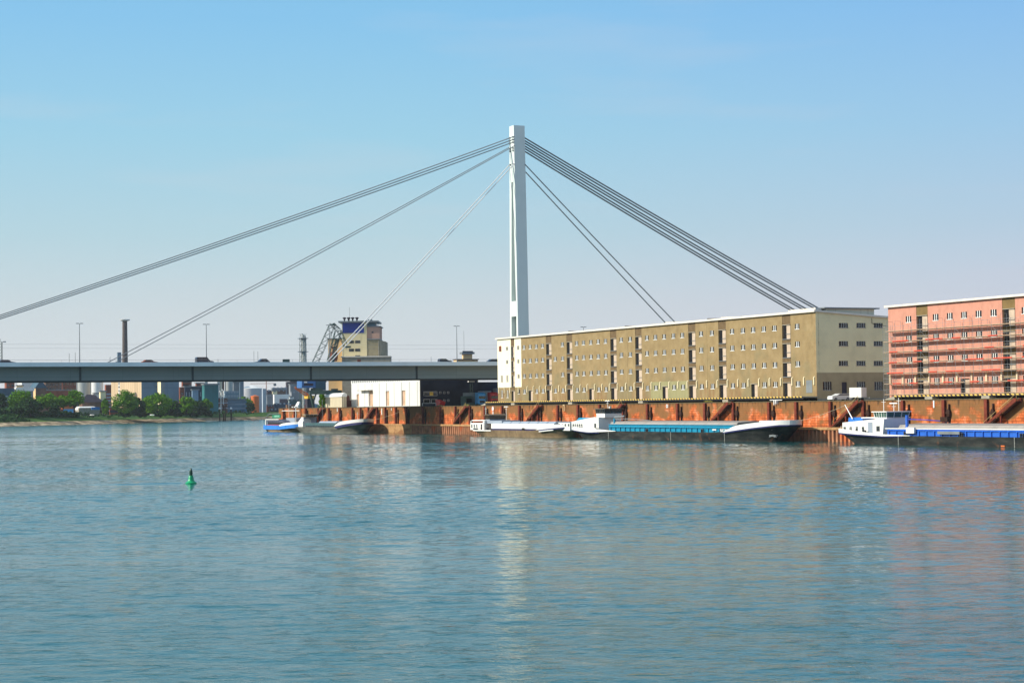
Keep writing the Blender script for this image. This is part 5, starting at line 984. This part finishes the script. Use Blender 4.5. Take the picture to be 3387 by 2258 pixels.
# ================================================================ far bank: buildings
GZ = 5.25
winp = {}
def fb(name, label, pxl, pxc, pxr, ytop, Y, M, cat='building', base=GZ, win=None, roof=None, rise=0, Mroof=None, side=14, extra=None, wM=glass, ww=1.6, wh=1.6, Ms=None):
    """box building: corner at photo column pxc, sunlit left face to pxl, front face to pxr"""
    c = atY(pxc, ytop, Y); s, w = w2q(c); zt = c.z; w2 = ons(pxr, ytop, s)[0]
    s2 = onw(pxl, ytop, w)[0] if pxl < pxc else s-side
    o = T(name, label, cat, s, w, base)
    o.box('wall', M, s2, s, w, w2, base, zt)
    if Ms: o.box('end_wall', Ms, s2+.3, s-.3, w-.05, w-.001, base, zt)
    if roof == 'gable': o.part('roof', Mroof or slate, MB().prismx([(w-.6, zt), (w2+.6, zt), ((w+w2)/2, zt+rise)], s2-.5, s+.6))
    elif roof == 'hip': 
        e = min(8, (w2-w)*.3); o.part('roof', Mroof or slate, MB().add([(s2, w-1, zt), (s+1, w-1, zt), (s+1, w2+1, zt), (s2, w2+1, zt), ((s2+s)/2, w+e, zt+rise), ((s2+s)/2, w2-e, zt+rise)], [(0, 1, 4), (1, 2, 5, 4), (2, 3, 5), (3, 0, 4, 5), (0, 3, 2, 1)]))
    elif roof == 'flat': o.box('roof', Mroof or steel, s2-.6, s+.6, w-.6, w2+.6, zt+.01, zt+.7+rise)
    if win:
        nx, nz, zlo, zhi = win; k = (wM.name, ww, wh)
        if k not in winp: winp[k] = MB().box(-.0, .08, -ww/2, ww/2, -wh/2, wh/2).build('window', wM)
        for i in range(nx):
            for j in range(nz):
                z = zlo+(zhi-zlo)*(j+.5)/nz; dup(winp[k], o.root, (0.005, (w2-w)*(i+.5)/nx, z-base))
    if extra: extra(o, s, s2, w, w2, zt)
    return o
G1 = 'factory buildings on the far bank'
def HT(py, Y): return atY(500, py, Y).z
fb('office_block', 'teal trimmed office block with white window bars at the far left behind trees', -60, -40, 48, 1284, 1230, slateb, win=(14, 1, 14, 19), wM=greyp, ww=1.2, wh=3.6)
fb('brick_tower', 'dark red brick tower behind the office block at the far left', 15, 21, 48, 1240, 1330, brick, win=(2, 5, 12, 28))
fb('white_block', 'small white flat roofed block between red tower and blue gabled hall', 58, 72, 108, 1255, 1420, white, roof='flat', win=(3, 2, 20, 24))
fb('cream_block', 'cream low block above the long white shed on the far left bank', 54, 56, 76, 1276, 1300, creamend, roof='flat')
fb('long_shed', 'long pale grey shed with a white roof edge behind the left trees', 50, 55, 110, 1293, 1240, greyb, roof='flat', rise=1.6, Mroof=white, win=(1, 1, 8, 14))
fb('brick_hall', 'brown brick hall with blue gabled roof behind the left trees', 98, 118, 153, 1283, 1290, brickb, roof='gable', rise=5.5, Mroof=slateb, Ms=peach)
fb('brick_works', 'long dark red factory wing with tall white windows behind the trees', 108, 153, 248, 1292, 1340, brick, win=(16, 1, 13, 17), wM=greyp, ww=.9, wh=2.6, roof='flat')
fb('brick_works', 'tall brown factory block left of the pale silo', 145, 150, 205, 1245, 1400, brickb, win=(5, 3, 20, 29), roof='flat')
fb('brick_works', 'dark brown factory block touching the pale silo', 200, 206, 252, 1240, 1420, brick, win=(4, 4, 15, 30))
def silo(label, px0, px1, yt, Y, M, name='silo', cat='silo', cone=0, base=GZ, Mt=None):
    a, b_ = atY(px0, yt, Y), atY(px1, yt, Y); r = (b_.x-a.x)/2; c = (a+b_)/2; o = thing(name, label, cat, (c.x, c.y, base))
    MB().lathe([(r, 0), (r, c.z-base)], 0, 0, 32).build('shell', M, o, smooth=True)
    MB().lathe([(r*1.01, c.z-base+.01), (r*1.01, c.z-base+.5), (r*.05, c.z-base+.6+cone)], 0, 0, 32).build('roof', Mt or steel, o, smooth=True); MB().box(-.4, .4, -r-.5, -r-.1, 0, c.z-base).build('ladder', steel, o); return o
silo('pale green tinted silo, left of the two between the trees', 255, 300, 1238, 1350, silom); silo('bright white silo, right of the two between the trees', 301, 341, 1240, 1330, white)
fb('tiled_hall', 'low hall with dark hipped roof in front of the two silos', 262, 272, 338, 1330, 1240, brickb, roof='hip', rise=5.0, win=(7, 1, 6, 9))
fb('white_block', 'small white block right of the white silo', 308, 312, 336, 1302, 1270, white, roof='flat'); fb('white_block', 'pale cubic block beside the brick stair tower', 328, 332, 350, 1295, 1250, creamend, roof='flat')
fb('brick_tower', 'narrow brick stair tower with white windows left of the cream silo block', 346, 350, 368, 1272, 1270, brick, win=(1, 6, 7, 20), wM=greyp, ww=3, wh=1.1)
def ladder(o, s, s2, w, w2, zt):
    for k in range(9): o.box('balcony', steel, s+.01, s+.6, w+(w2-w)*.36, w+(w2-w)*.47, 9+k*2.6, 9.9+k*2.6)
def ladl(o, s, s2, w, w2, zt):
    ladder(o, s, s2, w, w2, zt); a = s+(s2-s)*.72
    for k in range(9): o.box('landing', steel, a-1.7, a+1.7, w-.6, w-.01, 9+k*2.6, 9.6+k*2.6)
    o.box('stair_panel', white, a-2.4, a+2.4, w-.05, w-.004, GZ+8, zt)
fb('silo_block', 'huge panelled cream silo block, its shaded side coloured blue grey', 367, 468, 592, 1225, 1320, bluegrey, Ms=panelc, extra=ladl)  # sun and shade on the two faces put in as separate colours
fb('silo_block', 'narrow pale grey tower standing before the blue grey silo block', 521, 532, 545, 1228, 1290, greyb, Ms=creamend)
fb('brick_tower', 'rust red brick strip tower right of the blue grey silo block', 592, 596, 610, 1280, 1300, brick, win=(1, 5, 8, 20))
fb('process_block', 'dark navy process building with pipes behind the dark trees', 606, 612, 668, 1280, 1320, navyb, roof='flat', win=(6, 1, 17, 20), wM=greyp, ww=.6, wh=3)
fb('process_block', 'light blue box building in front of the navy process building', 634, 636, 656, 1290, 1280, mat('sky_blue_cladding', (.22, .33, .45), .7), roof='flat'); fb('brick_works', 'brown brick factory block above the navy building roof', 600, 604, 634, 1243, 1400, brick, win=(4, 2, 24, 30)); fb('brick_works', 'low brown brick block left of the teal tower', 646, 650, 680, 1268, 1380, brick, roof='flat')
fb('teal_tower', 'dark teal clad tower building below the bridge', 668, 676, 722, 1273, 1310, tealb, roof='flat', rise=.3); fb('stack_block', 'slim grey green stack on the teal tower', 677, 678, 687, 1240, 1330, silom, cat='stack')
for px, lab in ((724, 'white striped process column right of the teal tower'), (731, 'cream process column in the pipe cluster'), (738, 'brown process column in the pipe cluster')): silo(lab, px-3, px+3.4, 1236, 1420, {724: white, 731: cream, 738: brickb}[px], 'process_column', 'column')
silo('tall metal silo right of the pipe cluster under the bridge', 746, 770, 1240, 1420, silom); fb('process_block', 'pale grey tower block right of the metal silo', 768, 772, 792, 1264, 1430, greyb, roof='flat'); fb('process_block', 'steel blue slim block with stacks left of the white tank', 790, 793, 806, 1240, 1460, bluegrey); fb('process_block', 'blue grey low block in front of the metal silo', 740, 744, 790, 1293, 1400, bluegrey, win=(5, 2, 16, 22), wM=greyp)
silo('huge white storage tank with shallow cone roof', 794, 868, 1286, 1520, tankw, 'storage_tank', 'tank', 2.2, Mt=white); fb('tank_annex', 'pale blue grey annex tower on the right of the white tank', 866, 869, 881, 1285, 1490, mat('annex_grey', (.40, .45, .52), .7), roof=None)
o = silo('bright orange round tank in front of the white tank', 829, 857, 1312, 1440, orange, 'storage_tank', 'tank', .8, Mt=orange)
def bands(o, s, s2, w, w2, zt):
    for k in range(3): o.box('white_band', greyp, s+.002, s+.4, w-.2, w2+.1, GZ+3.2+k*3.6, GZ+3.9+k*3.6)
fb('office_block', 'three storey red and blue office block with white bands on the far bank', 702, 706, 752, 1318, 1360, brick, win=(8, 3, 5.5, 15.5), extra=bands, roof='flat'); fb('office_block', 'blue glazed right wing of the office block beside the tree', 750, 752, 812, 1321, 1368, bluegrey, win=(8, 3, 5.5, 14.5), wM=glassb, ww=3.4, wh=1.7, roof='flat')
fb('small_kiosk', 'light blue kiosk box by the tree on the far bank', 812, 813, 828, 1346, 1395, lblue, win=(1, 1, 6.2, 8.2), wM=white, ww=1.2)
# low town right of the tank
far = [('grey town roof cluster highest under the bridge', 945, 949, 1000, 1262, 1900, slate, 0), ('bluish grey block under the crane machine house', 955, 960, 1004, 1272, 1800, greyb, 3), ('long dark grey roofline below the far tower crane', 896, 900, 950, 1282, 1750, greyb, 4), ('brownish grey block with pale roof below the dark roofline', 898, 902, 945, 1290, 1700, brickb, 3), ('small cream block right of the tank', 900, 901, 917, 1293, 1650, creamend, 1), ('dark slate block right of the tank annex', 881, 884, 905, 1290, 1680, slate, 2),
       ('wide white low hall right of the tank', 903, 907, 958, 1304, 1600, white, 0), ('grey window rowed block left of the white low hall', 881, 883, 906, 1306, 1620, greyb, 3), ('plain mauve brown box in front of the white hall', 924, 925, 954, 1319, 1560, mat('mauve_brown', (.12, .085, .10), .9), 0), ('long teal roofed hall below the orange crane', 953, 957, 1040, 1322, 1540, mat('dull_teal', (.07, .14, .15), .8), 5), ('pale block far behind the orange crane', 960, 964, 998, 1296, 1720, greyb, 2), ('white block with tiny windows beside the mauve box', 956, 958, 972, 1312, 1590, white, 1),
       ('low brick row right of the orange tank', 880, 884, 912, 1340, 1530, brick, 3), ('dark workshop row right of the brick row', 905, 908, 960, 1334, 1520, navyb, 4), ('brown workshop with gabled roof behind the blue boat', 945, 950, 990, 1338, 1500, brickb, 2), ('low dark blue sheds at the end of the quay wall', 985, 990, 1050, 1338, 1480, bluegrey, 4), ('slate shed row behind the boats', 890, 893, 990, 1352, 1490, slate, 8)]
for lab, a, b_, c, yt, Y, M, nw in far: fb('town_block', lab, a, b_, c, yt, Y, M, win=(nw, 1, HT(yt+9, Y), HT(yt+3, Y)) if nw else None, roof='flat' if nw % 2 else None, wM=greyp, ww=1.4, wh=1.4)
rr = random.Random(3)
for k in range(7):
    px = 962+k*9; fb('town_roof', ['tiny dark roof leftmost of a row high under the bridge', 'tiny red roof second in the row high under the bridge', 'tiny pale roof third in the high row', 'tiny blue roof in the middle of the high row', 'tiny brown roof right of the blue one', 'tiny grey roof left of the crane house', 'tiny dark roof behind the crane house'][k], px-4, px-2, px+8, 1268-abs(3-k)*.6-rr.random()*5, 1950+k*12, [slate, brick, white, bluegrey, brickb, greyb, navyb][k], roof='gable', rise=3)
fb('gable_house', 'white gabled house behind the mooring poles', 979, 986, 997, 1343, 1440, white, roof='gable', rise=3.4, Mroof=white); fb('small_hut', 'small red and white hut left of the white gabled house', 968, 970, 976, 1347, 1440, red, roof='flat', Mroof=white)
# things near the shore on the left
fb('garden_wall', 'long pale grey wall with blue tarpaulin below the white tunnel tent', 258, 262, 330, 1348, 1205, conc, cat='wall', side=2, base=4.5)
c = atY(262, 1347, 1225); s, w = w2q(c); w2 = ons(314, 1347, s)[0]; tt = T('tunnel_tent', 'white barrel roofed tunnel tent on the far bank between the trees', 'tent', s, w, GZ)
tt.part('cover', white, MB().prism([(s-9+9*math.cos(PI*i/12)+4.5, c.z-1.6+2.2*math.sin(PI*i/12)) for i in range(13)], w, w2)); tt.box('wall', conc, s-12, s+4, w+.3, w2-.3, GZ, c.z-1.6)
fb('market_tent', 'orange red tent with blue skirt under the left trees', 204, 207, 243, 1342, 1200, orange, cat='tent', base=9.2, roof='gable', rise=2.4, Mroof=red, side=6); fb('tent_skirt', 'light blue skirt panel under the orange tent', 207, 209, 243, 1352.5, 1198, lblue, cat='panel', side=.4, base=7); fb('blue_tarpaulin', 'bright blue tarpaulin hanging on the pale grey wall', 302, 303, 330, 1346, 1200, mat('tarp_blue', (.03, .22, .62), .7), cat='tarpaulin', side=.3, base=8.6)
fb('brick_hut', 'low dark red hut on the bank right of the slim tree', 362, 364, 396, 1347, 1225, brick, win=(5, 1, 6.5, 8.5), wM=slate); 
# chimneys, masts, cranes
a, b_ = atY(405, 1190, 1500), atY(422, 1190, 1500); c = (a+b_)/2; ch_ = thing('brick_chimney', 'tall round brick chimney with a wide white disc platform at its top', 'chimney', (c.x, c.y, GZ)); zt = atY(413, 1056, 1500).z-GZ
MB().lathe([(2.5, 0), (2.2, zt*.55), (1.85, zt-1)], 0, 0, 24).build('shaft', chim, ch_, smooth=True); MB().lathe([(1.6, zt-1.6), (3.9, zt-.7), (4.1, zt-.1), (3.9, zt)], 0, 0, 28).build('platform', white, ch_)
fb('stack_block', 'short blue grey twin stack block left of the brick chimney', 387, 389, 401, 1165, 1480, bluegrey, cat='stack')
lt_ = thing('flare_stack', 'three pipe stack in a lattice frame above the bridge left of the dock crane', 'stack', (0, 0, 0)); c = atY(1002.5, 1190, 1350); lt_.location = (c.x, c.y, GZ); zt = atY(1002, 1103, 1350).z-GZ
for i, x in enumerate((-1.0, 1.0, .2)): MB().bar((x, (0, 0, 1.4)[i], 0), (x, (0, 0, 1.4)[i], zt-i*.8), .62, 10).build('pipe', silom, lt_, smooth=True)
b = MB()
for x, y in ((-2, -2), (2, -2), (2, 2), (-2, 2)): b.bar((x*1.15, y*1.15, 0), (x*.85, y*.85, zt-3), .16)
for k in range(14):
    z = zt*k/14
    for i, (x, y) in enumerate(((-2, -2), (2, -2), (2, 2), (-2, 2))): x2, y2 = ((-2, -2), (2, -2), (2, 2), (-2, 2))[(i+1) % 4]; b.bar((x, y, z), (x2, y2, z+zt/14), .09).bar((x, y, z), (x2, y2, z), .09)
b.build('lattice', craneg, lt_)
for z in (zt-3.6, zt-13): MB().box(-3, 3, -3, 3, z, z+.35).build('platform', slateb, lt_)
tk = thing('tower_crane', 'thin distant tower crane with long jib seen under the bridge', 'tower crane', (0, 0, 0)); c = atY(881, 1290, 1900); tk.location = (c.x, c.y, GZ); zj = atY(881, 1268, 1900).z-GZ
wp_ = lambda px: (atY(px, 1268, 1900)-c).length*(-1 if px < 881 else 1)/.97
MB().bar((0, 0, 0), (0, 0, zj+3), .55).build('tower', mat('far_crane_paint', (.45, .30, .26), .7), tk, rz=0); MB().bar((wp_(826)*.5*.84, wp_(826)*.9*.84, zj), (wp_(907)*.5*.84, wp_(907)*.9*.84, zj), .4).build('jib', MATS['far_crane_paint'], tk); MB().box(wp_(903)*.45-1.2, wp_(903)*.45+1.2, wp_(903)*.76-1.2, wp_(903)*.76+1.2, zj-2.5, zj).build('counterweight', steel, tk)
oc = T('lattice_crane', 'orange lattice boom crane leaning left behind the quay', 'crane', -380, 25, GZ); P_ = lambda px, py: ((lambda r: (-380, r[0], r[1]))(ons(px, py, -380)))
b = MB(); p, q_ = Vector(P_(1023, 1312)), Vector(P_(976, 1282))
for a in (-.6, .6):
    for cc in (-.6, .6): b.bar(p+Vector((a, 0, cc)), q_+Vector((a*.4, 0, cc*.4)), .14)
for k in range(9): u = p.lerp(q_, k/9); v = p.lerp(q_, (k+1)/9); b.bar(u+Vector((.6, 0, -.6)), v+Vector((.5, 0, .5)), .09)
oc.part('boom', orange, b); oc.part('cab', yellow, MB().box(-382, -378, P_(1012, 1316)[1], P_(1034, 1316)[1], P_(1020, 1318)[2], P_(1020, 1308)[2])); oc.part('undercarriage', slate, MB().box(-381.5, -378.5, P_(1012, 1316)[1], P_(1036, 1316)[1], GZ, P_(1020, 1318)[2]-.01)); oc.part('backstay', orange, MB().bar(P_(1034, 1309), P_(985, 1281), .08))
fb('signal_house', 'peach flat roofed house with a raised upper storey showing above the bridge', 1528, 1532, 1562, 1171, 640, peach, base=ZQ, win=(4, 1, 25.4, 26.2), roof='flat', ww=1.3, wh=.8, wM=slate, extra=lambda o, s, s2, w, w2, zt: (o.box('lower_storey', peach, s2-2, s-.1, ons(1512, 1190, s)[0], ons(1581, 1190, s)[0], ZQ, zt-1.9), o.box('lower_roof', slate, s2-2.3, s+.4, ons(1510, 1190, s)[0], ons(1583, 1190, s)[0], zt-1.88, zt-1.6), o.part('antenna', steel, MB().bar((s-3, (w+w2)/2, zt), (s-3, (w+w2)/2, zt+8), .05))))
G2 = 'mooring dolphins off the far bank'
for px, yt, lab, cap in ((727, 1353, 'dark mooring pile with white cap, leftmost of the group by the far bank', 1), (739.5, 1338, 'tall dark mooring pile left of the close pair off the far bank', 0), (745, 1338, 'tall dark mooring pile right of the close pair off the far bank', 0), (764.5, 1353, 'dark mooring pile with white cap, rightmost off the far bank', 1)):
    p = onz(px, 1390.5); p = onz(px, 1391); zt = atY(px, yt, p.y).z; o = thing('mooring_dolphin', lab, 'mooring pile', p, RZ, G2); MB().bar((0, 0, -1), (0, 0, zt), .45, 10).build('pile', rustd, o)
    if cap: MB().lathe([(.8, zt), (.75, zt+.8), (.2, zt+1.5)], 0, 0, 12).build('cap', white, o)
for px, yt, lab in ((739, 1291, 'white signal mast with lamps standing on the middle mooring pile'), (731, 1296, 'short white lamp mast behind the mooring piles')):
    Y = 1345; p = atY(px, 1345, Y); zt = atY(px, yt, Y).z; o = thing('signal_mast', lab, 'mast', (p.x, p.y, GZ)); MB().bar((0, 0, 0), (0, 0, zt-GZ), .3, 8).build('pole', white, o)
    for k, x in enumerate((-2, 1.4, 3)): MB().box(x-.5, x+.5, -.4, .4, zt-GZ-k*1.6, zt-GZ-k*1.6+.9).build('lamp_head', white, o)
# small boats and slips on the far shore
p = onz(105, 1405.5); o = thing('slipway_boat', 'blue and white boat drawn up on the gravel shore at far left', 'boat', p, math.radians(-12)); MB().add([(-7, 0, .2), (0, -1.6, -.1), (7, 0, -.2), (0, 1.6, -.1), (-8, 0, 2.4), (0, -2, 1.5), (7.5, 0, .9), (0, 2, 1.5)], [(0, 1, 5, 4), (1, 2, 6, 5), (2, 3, 7, 6), (3, 0, 4, 7), (4, 5, 6, 7), (0, 3, 2, 1)]).build('hull', royal, o); MB().add([(-8, 0, 2.5), (0, -2.05, 1.6), (7.5, 0, 1.0), (0, 2.05, 1.6)], [(0, 1, 2, 3)]).build('deck', white, o)
for px, py, lab in ((47, 1380, 'white rowing boat on the grass bank at far left'), (304, 1373, 'white boat on the grass below the pale grey wall'), (503, 1373, 'white boat on the dark grass bank below the round tree')):
    p = atY(px, py, onz(px, 1403).y+26); o = thing('rowing_boat', lab, 'boat', (p.x, p.y, p.z), math.radians(-25)); MB().add([(-1.5, 0, 0), (0, -.4, 0), (1.5, 0, 0), (0, .4, 0), (-1.6, 0, .5), (0, -.5, .4), (1.6, 0, .5), (0, .5, .4)], [(0, 1, 5, 4), (1, 2, 6, 5), (2, 3, 7, 6), (3, 0, 4, 7), (4, 5, 6, 7)]).build('hull', white, o)
for o in winp.values(): proto(o)
# ================================================================ trees
def crown_mesh(seed, rx, rz, n_clump, leaf, lop=1.0, M=leafm):
    r = random.Random(seed); b = MB(); C = []
    for _ in range(n_clump):
        while True:
            x, y, z = r.uniform(-1, 1), r.uniform(-1, 1), r.uniform(-1, 1); d = x*x+y*y+z*z
            if .12 < d < 1: break
        w_ = 1-.18*max(0, z)-.12*(z < -.6); C.append((x*rx*w_, y*rx*w_, z*rz, r.uniform(.16, .34)*rx))
    for cx, cy, cz, cr_ in C:
        for _ in range(34):
            v = Vector((r.gauss(0, 1), r.gauss(0, 1), r.gauss(0, 1))).normalized()*cr_*r.uniform(.55, 1.0); p = Vector((cx, cy, cz))+Vector((v.x, v.y, v.z*.75))
            nrm = (v.normalized()+Vector((r.gauss(0, .5), r.gauss(0, .5), r.gauss(.2, .5)))).normalized(); a = nrm.orthogonal().normalized(); a.rotate(Matrix.Rotation(r.uniform(0, 6.28), 3, nrm)); c_ = nrm.cross(a); l = leaf*r.uniform(.6, 1.3)
            b.add([p-a*l*.5, p+c_*l*.35, p+a*l*.5, p-c_*l*.35+nrm*l*.15], [(0, 1, 2, 3)])
    return b
TP = {}
def tree(label, px, ytop, ybot, wpx_, Y, kind=0, name='tree', base=GZ, group='trees along the far bank'):
    top = atY(px, ytop, Y).z; bot = max(base+.5, atY(px, ybot, Y).z); rx = wpx_/2*Y/FPX; rz = (top-bot)/2; c = atY(px, ytop, Y)
    o = thing(name, label, 'tree', (c.x, c.y, base), rnd.uniform(0, 6), group); 
    key = (kind, round(rx), round(rz)); k = len(TP)
    crown_mesh(k+11, rx, rz, int(55+rx*rz*1.7), 1.0, M=leafm).build('crown', leafd if kind else leafm, o, (0, 0, bot+rz-base)); TP[k] = 1
    t_ = MB().bar((0, 0, -.2), (0, 0, bot+rz*.7-base), .42, 8, .25)
    for q_ in range(5): a = q_*1.26+k; t_.bar((0, 0, max(.5, bot-base)*.7), (math.cos(a)*rx*.55, math.sin(a)*rx*.55, bot+rz*.9-base), .2, 6, .06)
    t_.build('trunk', bark, o)
for t_ in (('large dark tree at the far left edge', -5, 1300, 1372, 62, 1130, 1), ('big round tree second from the left with sunlit top', 68, 1291, 1368, 92, 1140, 0), ('dark bushy tree overlapping the big round one on its right', 100, 1318, 1374, 78, 1120, 1), ('bright tree left of the orange tent', 156, 1303, 1346, 78, 1165, 0), ('small dark tree in front of the bright tree', 180, 1334, 1372, 34, 1150, 1), ('tree directly over the orange tent', 208, 1307, 1345, 44, 1175, 0), ('tall domed tree left of the white tunnel tent', 246, 1293, 1345, 62, 1172, 0), ('slim cone shaped tree right of the blue tarpaulin', 348, 1318, 1370, 26, 1190, 0),
           ('big domed tree in front of the cream silo block', 412, 1293, 1364, 86, 1195, 0), ('smaller tree right of the big domed one', 460, 1313, 1368, 38, 1200, 1), ('widest round tree below the blue grey silo block', 520, 1302, 1376, 104, 1215, 0), ('dark tree right of the widest round tree', 572, 1325, 1376, 54, 1230, 1), ('tree in front of the navy process building', 618, 1312, 1368, 58, 1250, 0), ('dark low tree before the teal tower', 655, 1326, 1374, 56, 1265, 1), ('bright small tree left of the office block', 682, 1320, 1356, 40, 1270, 0), ('green tree between the office block and the orange tank', 806, 1313, 1362, 62, 1400, 0), ('small dark tree right of the office block', 826, 1330, 1368, 34, 1390, 1), ('distant pale green tree above the office roof', 785, 1305, 1326, 48, 1470, 0), ('green tree left of the dock crane legs', 1066, 1293, 1345, 20, 690, 0)):
    tree(*t_)
# undergrowth below the trees: one mass nobody could count
b = MB(); r_ = random.Random(5)
def scrub(x0, x1, y0, y1, n, leaf=1.5):
    for _ in range(n):
        px = r_.uniform(x0, x1); Y0 = 1110+px*.24 if px < 700 else 1290+(px-700)*.6; py = r_.uniform(y0, y1)+3*math.sin(px*.11)+2*math.sin(px*.37); p = atY(px, py, Y0+r_.uniform(-6, 14)); p.z = max(p.z, 2.2)
        nrm = Vector((r_.gauss(0, 1), r_.gauss(-.3, 1), r_.gauss(.3, 1))).normalized(); a = nrm.orthogonal().normalized(); c_ = nrm.cross(a); l = leaf*r_.uniform(.5, 1.2); b.add([p-a*l, p+c_*l*.7, p+a*l, p-c_*l*.7], [(0, 1, 2, 3)])
scrub(-80, 125, 1350, 1378, 4200, 1.1); scrub(120, 262, 1364, 1376, 2600, 1.0); scrub(262, 470, 1372, 1377, 400, .6); scrub(395, 700, 1357, 1373, 6000, 1.0); scrub(690, 850, 1360, 1368, 300, .7); 
for _ in range(9000):                       # low bushes on the grass slope, thinning out to the right
    i = r_.choice((0, 1, 1, 2, 2, 2, 3, 3, 4, 5)); f = r_.random(); tt_ = r_.random()
    if i >= 3 and tt_ < .35+.12*i: continue
    p = S1[i].lerp(S1[i+1], f).lerp(S2[i].lerp(S2[i+1], f), .08+.92*tt_); p = p+Vector((0, 0, r_.uniform(.0, 1.5)*(.5+tt_)))
    nrm = Vector((r_.gauss(0, 1), r_.gauss(-.3, 1), r_.gauss(.3, 1))).normalized(); a = nrm.orthogonal().normalized(); c_ = nrm.cross(a); l = .75*r_.uniform(.5, 1.3); b.add([p-a*l, p+c_*l*.7, p+a*l, p-c_*l*.7], [(0, 1, 2, 3)])

tag(b.build('undergrowth', leafd), 'dark scrub and bushes massed along the top of the far bank', 'bushes', kind='stuff')
# tree line far beyond, and low hills of haze-grey town behind everything
b = MB()
for k in range(2600):
    px = r_.uniform(-200, 1700); Y = r_.uniform(1900, 2100); py = 1344-.0126*(px-1693)-r_.uniform(-3, 6)-3*math.sin(px*.05); p = atY(px, py, Y); nrm = Vector((r_.gauss(0, 1), r_.gauss(-1, 1), r_.gauss(0, 1))).normalized(); a = nrm.orthogonal().normalized(); c_ = nrm.cross(a); l = 4*r_.uniform(.5, 1.2); b.add([p-a*l, p+c_*l*.7, p+a*l, p-c_*l*.7], [(0, 1, 2, 3)])
tag(b.build('far_treeline', leafd), 'distant line of trees on the flat land beyond the factories', 'trees', kind='stuff')
# ================================================================ haze
HZ = True
if HZ:
    b = MB().box(-3400, 4300, -300, 4700, -3, 260); hm = bpy.data.materials.new('haze'); hm.use_nodes = True; t = hm.node_tree; t.nodes.clear(); ou = N(t, 'ShaderNodeOutputMaterial'); pv = N(t, 'ShaderNodeVolumePrincipled')
    pv.inputs['Color'].default_value = (.82, .88, .95, 1); pv.inputs['Density'].default_value = .00005; pv.inputs['Anisotropy'].default_value = .2; t.links.new(pv.outputs[0], ou.inputs['Volume']); o = b.build('haze', hm); tag(o, 'thin pale summer haze in the air', 'haze', kind='stuff')
